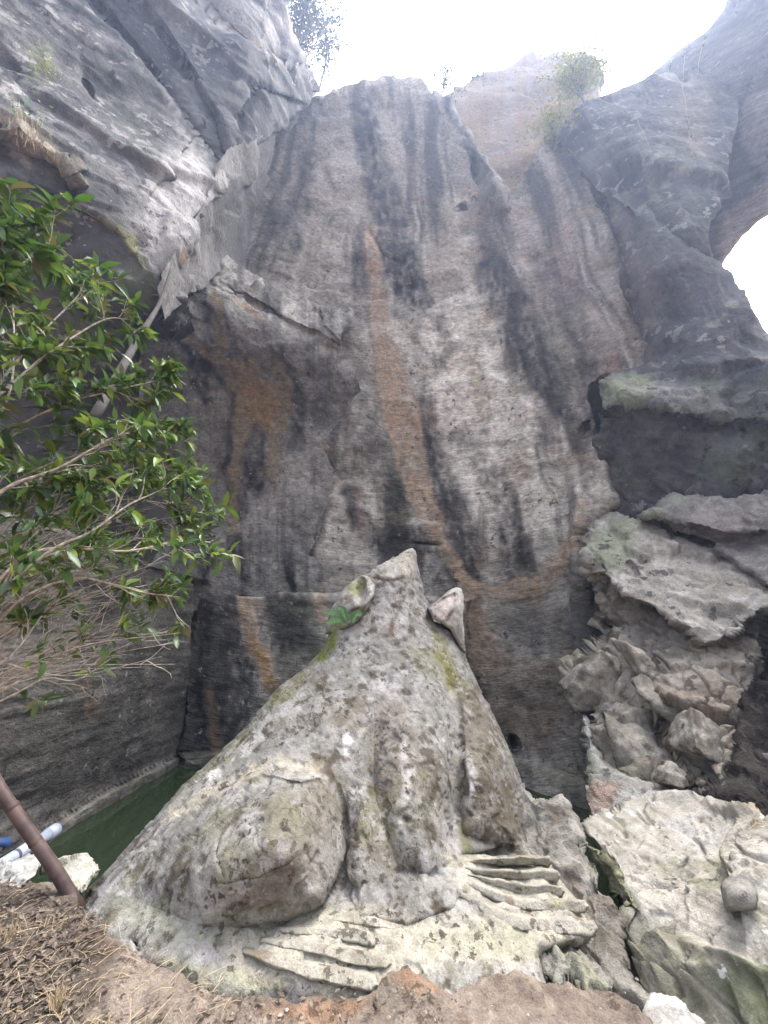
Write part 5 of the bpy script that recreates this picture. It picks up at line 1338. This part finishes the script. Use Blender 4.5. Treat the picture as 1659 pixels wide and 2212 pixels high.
def twig(p, d, L, r_, depth, leafy, LL):
    pts = [p]
    dd = d.normalized()
    n = 6
    for k in range(n):
        dd = (dd + Vector((rnd.gauss(0, .16), rnd.gauss(0, .16), rnd.gauss(.02, .16)))).normalized()
        pts.append(pts[-1] + dd * L / n)
    twigs.tube(pts, [r_ * (1 - .65 * k / n) for k in range(n + 1)], 5, False)
    if depth > 0:
        for k in range(rnd.randint(2, 4)):
            i = rnd.randint(2, n - 1)
            b = (pts[i] - pts[i - 1]).normalized()
            s = (b + Vector((rnd.gauss(0, .6), rnd.gauss(0, .6), rnd.gauss(.1, .5)))).normalized()
            twig(pts[i], s, L * rnd.uniform(.45, .75), r_ * .6, depth - 1, leafy, LL)
    if rnd.random() < leafy:
        rosette(pts[-1], dd, rnd.randint(4, 8), LL)
        for k in range(rnd.randint(1, 4)):
            i = rnd.randint(2, n)
            s = (dd + Vector((rnd.gauss(0, .8), rnd.gauss(0, .8), rnd.gauss(0, .7)))).normalized()
            leaves.append((pts[i], s, LL * rnd.uniform(.6, 1)))
def branch(px_pts, r0, ntw, leafy, LL=.075, tl=.20, start=.25, bare_first=True):
    x0, y0, Y0 = px_pts[0]
    x1, y1, Y1 = px_pts[1]
    px_pts = [(x0 + rnd.uniform(-30, 20), y1 + (y0 - y1) * rnd.uniform(.15, 1.0), Y0 + rnd.uniform(-.1, .3))] + list(px_pts[1:])
    P_ = bez([at(*q) for q in px_pts], 8)
    n = len(P_)
    r0 *= .72
    stems.tube(P_, [r0 * (1 - .75 * k / (n - 1)) for k in range(n)], 7, False)
    for k in range(ntw):
        t = start + (1 - start) * (k + rnd.random()) / ntw
        i = min(n - 2, int(t * (n - 1)))
        d = (P_[i + 1] - P_[i]).normalized()
        s = (d * 1.0 + Vector((rnd.gauss(0, .45), rnd.gauss(0, .5), rnd.gauss(.08, .5)))).normalized()
        twig(P_[i], s, tl * rnd.uniform(.6, 1.2), r0 * .28, 1, leafy * (.80 + .3 * t), LL)
    rosette(P_[-1], P_[-1] - P_[-2], 6, LL)
# control points: pixel of the photograph and forward distance
branch([(-190, 1620, 2.0), (-60, 1180, 1.7), (0, 1065, 1.65), (130, 1010, 1.7), (236, 950, 1.75), (304, 930, 1.8)], .019, 12, .7)
branch([(-190, 1620, 2.0), (-80, 1350, 1.7), (0, 1280, 1.6), (110, 1190, 1.6), (193, 1150, 1.65), (279, 1090, 1.75), (347, 1060, 1.85)], .016, 13, .75)
branch([(-190, 1620, 2.0), (-60, 1330, 1.65), (60, 1200, 1.6), (175, 1186, 1.65), (279, 1190, 1.75), (382, 1170, 1.85), (446, 1178, 1.9)], .013, 12, .55)
branch([(-190, 1620, 2.0), (-80, 1440, 1.8), (40, 1300, 1.75), (158, 1250, 1.8), (244, 1262, 1.85), (313, 1280, 1.9), (390, 1290, 1.95)], .012, 10, .55)
branch([(-190, 1620, 2.0), (-60, 1520, 1.9), (60, 1460, 1.9), (110, 1420, 1.92), (193, 1375, 1.95), (279, 1330, 2.0)], .012, 9, .25, tl=.26)
branch([(-190, 1620, 2.0), (-60, 1540, 1.9), (30, 1500, 1.85), (100, 1465, 1.85), (167, 1468, 1.9), (244, 1420, 1.95)], .008, 5, .05)
branch([(-190, 1620, 2.0), (-140, 1100, 1.65), (-40, 900, 1.6), (60, 800, 1.65), (140, 740, 1.7), (227, 690, 1.8), (279, 690, 1.9)], .014, 13, .95, .085)
branch([(-190, 1620, 2.0), (-150, 1000, 1.6), (-80, 720, 1.55), (0, 620, 1.55), (60, 560, 1.6), (130, 530, 1.65)], .013, 12, 1.0, .105)
branch([(-190, 1620, 2.0), (-170, 900, 1.6), (-100, 620, 1.55), (-30, 520, 1.55), (30, 490, 1.6)], .011, 8, 1.0, .105)
branch([(-190, 1620, 2.0), (-120, 1180, 1.75), (0, 960, 1.75), (120, 880, 1.8), (218, 850, 1.85), (304, 830, 1.95), (343, 820, 2.0)], .014, 14, .9, .085)
branch([(-190, 1620, 2.0), (-100, 1220, 1.85), (20, 1050, 1.9), (175, 980, 1.95), (296, 950, 2.05), (365, 960, 2.15)], .013, 14, .85, .085)
branch([(-190, 1620, 2.0), (-100, 1260, 1.85), (60, 1100, 1.9), (210, 1040, 2.0), (313, 1010, 2.1), (382, 1040, 2.15)], .012, 13, .8, .09)
branch([(-190, 1620, 2.0), (-140, 1150, 1.8), (-20, 860, 1.8), (90, 720, 1.85), (167, 640, 1.95), (184, 600, 2.0)], .012, 10, .95, .085)
branch([(-190, 1620, 2.0), (-140, 1250, 1.7), (-60, 1000, 1.6), (20, 850, 1.6), (30, 700, 1.62), (20, 600, 1.65)], .012, 10, .95, .085)
branch([(-190, 1620, 2.0), (-100, 1300, 1.95), (100, 1120, 2.1), (244, 1080, 2.2), (365, 1090, 2.3), (425, 1120, 2.35)], .011, 12, .75, .085)
branch([(-190, 1620, 2.0), (-60, 1400, 1.75), (20, 1240, 1.7), (80, 1140, 1.72), (158, 1090, 1.8)], .012, 9, .75, .085)
branch([(-190, 1620, 2.0), (-80, 1480, 1.75), (20, 1420, 1.75), (90, 1330, 1.8), (130, 1270, 1.85), (218, 1220, 1.9)], .009, 6, .3, .1)
branch([(-190, 1620, 2.0), (-100, 1380, 2.0), (80, 1230, 2.1), (236, 1160, 2.25), (365, 1130, 2.35), (433, 1140, 2.4)], .010, 10, .6, .085)
for k in range(70):                                  # bare whips fanning to the right through the lower crown
    y0 = rnd.uniform(1180, 1480); Y0 = rnd.uniform(1.75, 2.2)
    x1 = rnd.uniform(120, 390); y1 = y0 - rnd.uniform(20, 190)
    P_ = bez([at(-60, y0 + rnd.uniform(-60, 90), Y0), at(x1 * .4, (y0 + y1) / 2 + rnd.uniform(-10, 30), Y0 + .05), at(x1, y1, Y0 + .12)], 6)
    twigs.tube(P_, [.0034 * (1 - .7 * i / (len(P_) - 1)) for i in range(len(P_))], 5, False)
    for q in range(2):
        i = rnd.randint(4, len(P_) - 2)
        twig(P_[i], (P_[i + 1] - P_[i]).normalized() + Vector((0, 0, rnd.gauss(0, .5))), .16, .0022, 0, .12, .07)
stems.build('stems', M_twig, shrub, origin=shrub.location)
o = twigs.build('twigs', M_twig, shrub, origin=shrub.location); o['kind'] = 'stuff'
# the 300 largest leaves are parts, the rest are one part
def lframe(d):
    d = d.normalized()
    up = Vector((rnd.gauss(0, .45), rnd.gauss(-.35, .45), 1))
    x = d.cross(up).normalized(); z = x.cross(d).normalized()
    return x, d, z
from mathutils import Matrix
def vis(l):
    p = l[0]; w = p.y * CP + (p.z - CAMZ) * SP
    x = p.x / w
    return l[2] / w * (1 if x > -1.02 else .2)
leaves.sort(key=vis, reverse=True)
lm_ = []
for k, (vs, fs) in enumerate(LV):
    me = bpy.data.meshes.new('leaf'); me.from_pydata(vs, [], fs); me.materials.append(M_leaf)
    me.polygons.foreach_set('use_smooth', [True] * len(me.polygons)); lm_.append(me)
rest = MB()
for i, (p, d, L) in enumerate(leaves):
    x, y, z = lframe(d)
    if i < 300:
        o = bpy.data.objects.new('leaf', lm_[rnd.randrange(4)]); COL.objects.link(o); o.parent = shrub
        M4 = Matrix(((x.x * L, y.x * L, z.x * L, p.x - shrub.location.x), (x.y * L, y.y * L, z.y * L, p.y - shrub.location.y), (x.z * L, y.z * L, z.z * L, p.z - shrub.location.z), (0, 0, 0, 1)))
        o.matrix_basis = M4
    else:
        vs, fs = LV[rnd.randrange(4)]
        rest.add([p + (x * v[0] + y * v[1] + z * v[2]) * L for v in vs], fs)
o = rest.build('foliage', M_leaf, shrub, origin=shrub.location); o['kind'] = 'stuff'

# ------------------------------------------------------------------ small plants on the rock
M_fern = leaf_mat('fern_green', [(.07, .16, .06), (.10, .22, .09), (.08, .18, .07)], .6, .3)
fb = at(755, 1352, 4.28)
fern = empty('fern', fb, 'small light green fern growing under the left eye of the frog', 'fern')
for (tx, ty) in [(706, 1322), (708, 1346), (733, 1312), (780, 1326)]:
    tip = at(tx, ty, 4.1); m = MB()
    P_ = bez([fb, (fb + tip) / 2 + Vector((0, -.03, .06)), tip], 8)
    m.tube(P_, [.003] * len(P_), 4, False)
    for i in range(3, len(P_)):
        d = (P_[i] - P_[i - 1]).normalized(); s_ = d.cross(Vector((0, -1, .3))).normalized()
        for sg in (-1, 1):
            L = .05 * (1.15 - .6 * i / len(P_)); e = (s_ * sg + d * .5).normalized(); q = e.cross(Vector((0, -1, .4))).normalized() * L * .28
            m.add([P_[i], P_[i] + e * L * .4 + q, P_[i] + e * L + Vector((0, 0, -.006)), P_[i] + e * L * .4 - q], [(0, 1, 2, 3)])
    m.build('frond', M_fern, fern, False, origin=fb)

def bush(name, label, cat, base, top, r3, nbr, nleaf, ls, mat, bark, group=None, trunk_r=.05, seed=1, spread=1.0, hang=False):
    """base, top in world; crown made of leaf blades clustered on real branches"""
    R = random.Random(seed)
    e = empty(name, base, label, cat, group)
    m = MB(); lf = MB()
    ax = top - base
    H = ax.length
    trunk = bez([base - ax * .05, base + ax * .35 + Vector((R.gauss(0, .04) * H, 0, 0)), base + ax * .75], 5)
    m.tube(trunk, [trunk_r * (1 - .6 * k / (len(trunk) - 1)) for k in range(len(trunk))], 6, False)
    tips = []
    for k in range(nbr):
        p = trunk[R.randint(len(trunk) // 4, len(trunk) - 1)]
        cdir = Vector((R.gauss(0, 1) * r3[0], R.gauss(0, 1) * r3[1], R.gauss(0, .8) * r3[2])) * .55
        q = base + ax * .6 + cdir * spread
        P_ = bez([p, (p + q) / 2 + Vector((R.gauss(0, .05) * H, R.gauss(0, .05) * H, R.gauss(.04, .05) * H)), q], 4)
        m.tube(P_, [trunk_r * .32 * (1 - .75 * i / (len(P_) - 1)) for i in range(len(P_))], 4, False)
        tips += P_[3:]
    for k in range(nleaf):
        p = R.choice(tips) + Vector((R.gauss(0, 1), R.gauss(0, 1), R.gauss(0, 1))) * ls * 1.6
        d = Vector((R.gauss(0, 1), R.gauss(0, 1), R.gauss(-.2, .7))).normalized()
        s_ = d.cross(Vector((R.gauss(0, 1), R.gauss(0, 1), 1))).normalized()
        L = ls * R.uniform(.6, 1.2)
        n_ = d.cross(s_) * L * .12
        lf.add([p, p + d * L * .45 + s_ * L * .24 + n_, p + d * L, p + d * L * .45 - s_ * L * .24 + n_], [(0, 1, 2), (0, 2, 3)])
    m.build('branches', bark, e, origin=base)
    o = lf.build('foliage', mat, e, False, origin=base); o['kind'] = 'stuff'
    return e
M_rimleaf = leaf_mat('rim_leaf', [(.04, .06, .03), (.07, .10, .04), (.05, .07, .045)], .7, .12)
M_yellow = leaf_mat('yellow_leaf', [(.22, .24, .03), (.30, .30, .04), (.16, .20, .04), (.36, .33, .07)], .7, .25)
M_bark = plain_mat('grey_bark', (.13, .11, .10), .3, 12, .9)
bush('rim_tree', 'leafy dark tree leaning over the top of the left cliff', 'tree', at(655, 175, 12.3), at(675, -60, 12.3), (1.9, 1.5, 3.6), 44, 4200, .19, M_rimleaf, M_bark, 'trees and bushes along the rim', .10, 5)
bush('rim_tree', 'thin tree behind the top of the left cliff against the white sky', 'tree', at(690, 190, 13.2), at(712, 40, 13.2), (.9, .9, 2.8), 22, 900, .16, M_rimleaf, M_bark, 'trees and bushes along the rim', .07, 6)
bush('rim_bush', 'bare twiggy bush on the rim in the notch right of the back wall top', 'bush', at(955, 205, 12.2), at(968, 135, 12.2), (1.6, 1.0, 1.5), 80, 900, .12, M_rimleaf, M_bark, 'trees and bushes along the rim', .03, 7)
bush('rim_bush', 'small spiky bush on the rim just right of the bare twiggy one', 'bush', at(1030, 172, 13.9), at(1035, 150, 13.9), (1.6, 1, .8), 30, 260, .14, M_rimleaf, M_bark, 'trees and bushes along the rim', .03, 8)
bush('yellow_bush', 'yellow green bush growing on the lip of the right buttress', 'bush', at(1262, 222, 9.4), at(1240, 120, 9.4), (1.25, .8, 1.7), 48, 2400, .14, M_yellow, M_bark, None, .05, 9)
bush('yellow_creeper', 'yellow leaved creeper trailing down the lip left of the yellow bush', 'creeper', at(1225, 240, 9.3), at(1172, 285, 9.4), (.75, .5, .9), 26, 700, .12, M_yellow, M_bark, None, .02, 10)
bush('rim_tree', 'slender sparse tree behind the yellow bush against the sky', 'tree', at(1300, 200, 10.2), at(1318, 100, 10.2), (.55, .5, 1.7), 22, 360, .10, M_rimleaf, M_bark, 'trees and bushes along the rim', .03, 11)
M_grass = leaf_mat('rim_grass', [(.10, .13, .05), (.20, .18, .08), (.07, .10, .04)], .7, .3)
gm_ = MB()
for (x0, y0, x1, y1, Y0, n) in [(700, 203, 800, 172, 12.0, 70), (800, 172, 905, 170, 11.8, 160), (905, 170, 955, 215, 11.8, 50), (1000, 190, 1060, 160, 13.9, 50), (1180, 120, 1285, 130, 13.4, 60), (1320, 196, 1415, 160, 9.1, 70), (1430, 138, 1560, 20, 10, 60), (632, 75, 682, 190, 10.8, 40)]:
    for k in range(n):
        t = rnd.random()
        p = at(x0 + (x1 - x0) * t, y0 + (y1 - y0) * t + 5, Y0 + rnd.uniform(-.1, .25))
        h = rnd.uniform(.08, .32) * Y0 / 11
        d = Vector((rnd.gauss(0, .35), rnd.gauss(0, .3), 1)) * h
        gm_.tube([p - d * .2, p + d * .5, p + d + Vector((rnd.gauss(0, .3) * h, 0, -.1 * h))], [.008, .006, .002], 3, False)
o = gm_.build('rim_grass', M_grass, smooth=False)
tag(o, 'thin grass growing all along the top rim of the cliffs', 'grass', kind='stuff')

M_root = plain_mat('pale_root', (.20, .18, .155), .3, 20, .8)
def vine(name, label, pts, r_, group=None, leaf=0):
    P_ = bez([at(*p) for p in pts], 7)
    P_ = [p + Vector((rnd.gauss(0, .012), rnd.gauss(0, .012), rnd.gauss(0, .012))) for p in P_]
    r_ *= .6
    m = MB(); m.tube(P_, [r_ * rnd.uniform(.75, 1.3) * (1 - .5 * k / (len(P_) - 1)) for k in range(len(P_))], 5, False)
    for k in range(leaf):
        p = rnd.choice(P_); d = Vector((rnd.gauss(0, 1), rnd.gauss(0, 1), rnd.gauss(0, 1))).normalized(); s_ = d.cross(Vector((.2, .5, .8))).normalized(); L = rnd.uniform(.05, .10)
        m.add([p, p + d * L * .5 + s_ * L * .3, p + d * L, p + d * L * .5 - s_ * L * .3], [(0, 1, 2, 3)])
    return tag(m.build(name, M_root, origin=P_[0]), label, 'vine', group)
G = 'pale vines hanging over the upper right cliff'
vine('hanging_vine', 'pale beaded vine, the longest hanging from the top edge right of the sky', [(1572, -10, 9.0), (1530, 60, 9.0), (1512, 120, 8.8), (1506, 168, 8.6)], .018, G, 20)
vine('hanging_vine', 'short pale vine hanging right at the frame top beyond the long one', [(1600, -10, 8.6), (1592, 12, 8.6), (1588, 40, 8.5)], .015, G, 10)
vine('hanging_vine', 'pale vine hanging left of the long one down to the ledge', [(1486, 92, 9.6), (1478, 130, 9.4), (1474, 178, 8.8)], .018, G, 14)
vine('hanging_vine', 'faint vine at the far left of the hanging ones on the rim edge', [(1455, 115, 9.8), (1448, 140, 9.7), (1444, 160, 9.2)], .014, G, 8)
vine('hanging_vine', 'long thin vine trailing down the brown face below the ledge', [(1474, 182, 8.3), (1484, 255, 7.2), (1494, 310, 6.8), (1503, 355, 6.5)], .012, G, 16)
vine('hanging_root', 'pale curved root dangling on the face below the buttress top', [(1285, 212, 8.9), (1340, 232, 8.0), (1375, 260, 7.5), (1402, 318, 7.1), (1388, 350, 7.05)], .016, None, 6)
vine('hanging_root', 'pale forked root lying in the hollow of the notch rock', [(1000, 262, 11.3), (1004, 290, 11.2), (1022, 318, 11.2), (1045, 345, 11.1)], .03, None, 4)
vine('hanging_root', 'pale root running down the right edge of the notch rock', [(1040, 320, 11.0), (1075, 375, 10.5), (1100, 432, 10.1)], .03, None, 4)
# bare trunk leaning against the overhang, dry grass at its head
ta, tb = at(372, 575, 6.05), at(205, 900, 4.6)
m = MB(); P_ = bez([ta, at(346, 652, 5.85), at(324, 691, 5.6), at(278, 769, 5.2), tb], 6)
m.tube(P_, [.022 + .045 * k / (len(P_) - 1) for k in range(len(P_))], 9)
tag(m.build('dead_tree', plain_mat('bare_wood', (.07, .065, .06), .3, 9, .9), origin=tb), 'bare grey dead tree trunk leaning up to the lower tip of the left overhang', 'dead tree')
tuft('dry pale grass hanging from the lower tip of the left cliff', 0, 0, 40, .38, .08, M_straw, at(392, 566, 6.3), (.35, -.3))
o = tuft('hanging brown dead grass over the dark hole high on the left', 0, 0, 90, .30, .45, M_straw, at(60, 300, 4.5), (.1, -.4))
o['kind'] = 'stuff'
o.name = 'dead_grass'
def sprig(label, px, py, Y, s, seed):
    b = at(px, py, Y)
    bush('sprig', label, 'plant', b, b + Vector((0, -.1, s)), (s * .6, s * .4, s * .7), 9, 70, .07 * s / .4, M_yellow if seed == 3 else M_fern, M_bark, None, .008, seed)
sprig('small yellow green sprig growing high on the left cliff', 98, 170, 5.3, .4, 3)
sprig('little green plant above the dark hole high on the left', 50, 262, 4.75, .4, 4)
sprig('tiny green plant on the back wall ledge beside the frog snout', 700, 1282, 9.55, .16, 5)

# ------------------------------------------------------------------ thin bluish volume added to imitate lens glare
hz = bpy.data.materials.new('glare_veil'); hz.use_nodes = True
ht = hz.node_tree
ht.nodes.remove(ht.nodes['Principled BSDF'])
pv = N(ht, 'ShaderNodeVolumePrincipled', Density=.0036, Anisotropy=.55)
pv.inputs['Color'].default_value = (.55, .68, 1.0, 1)
ht.links.new(pv.outputs[0], ht.nodes['Material Output'].inputs['Volume'])
a, b, z0, z1 = -46, 46, -4.3, 46
o = mesh_obj('glare_volume', [(a, a, z0), (b, a, z0), (b, b, z0), (a, b, z0), (a, a, z1), (b, a, z1), (b, b, z1), (a, b, z1)],
             [(0, 3, 2, 1), (4, 5, 6, 7), (0, 1, 5, 4), (1, 2, 6, 5), (2, 3, 7, 6), (3, 0, 4, 7)], hz, smooth=False)
tag(o, kind='stuff')
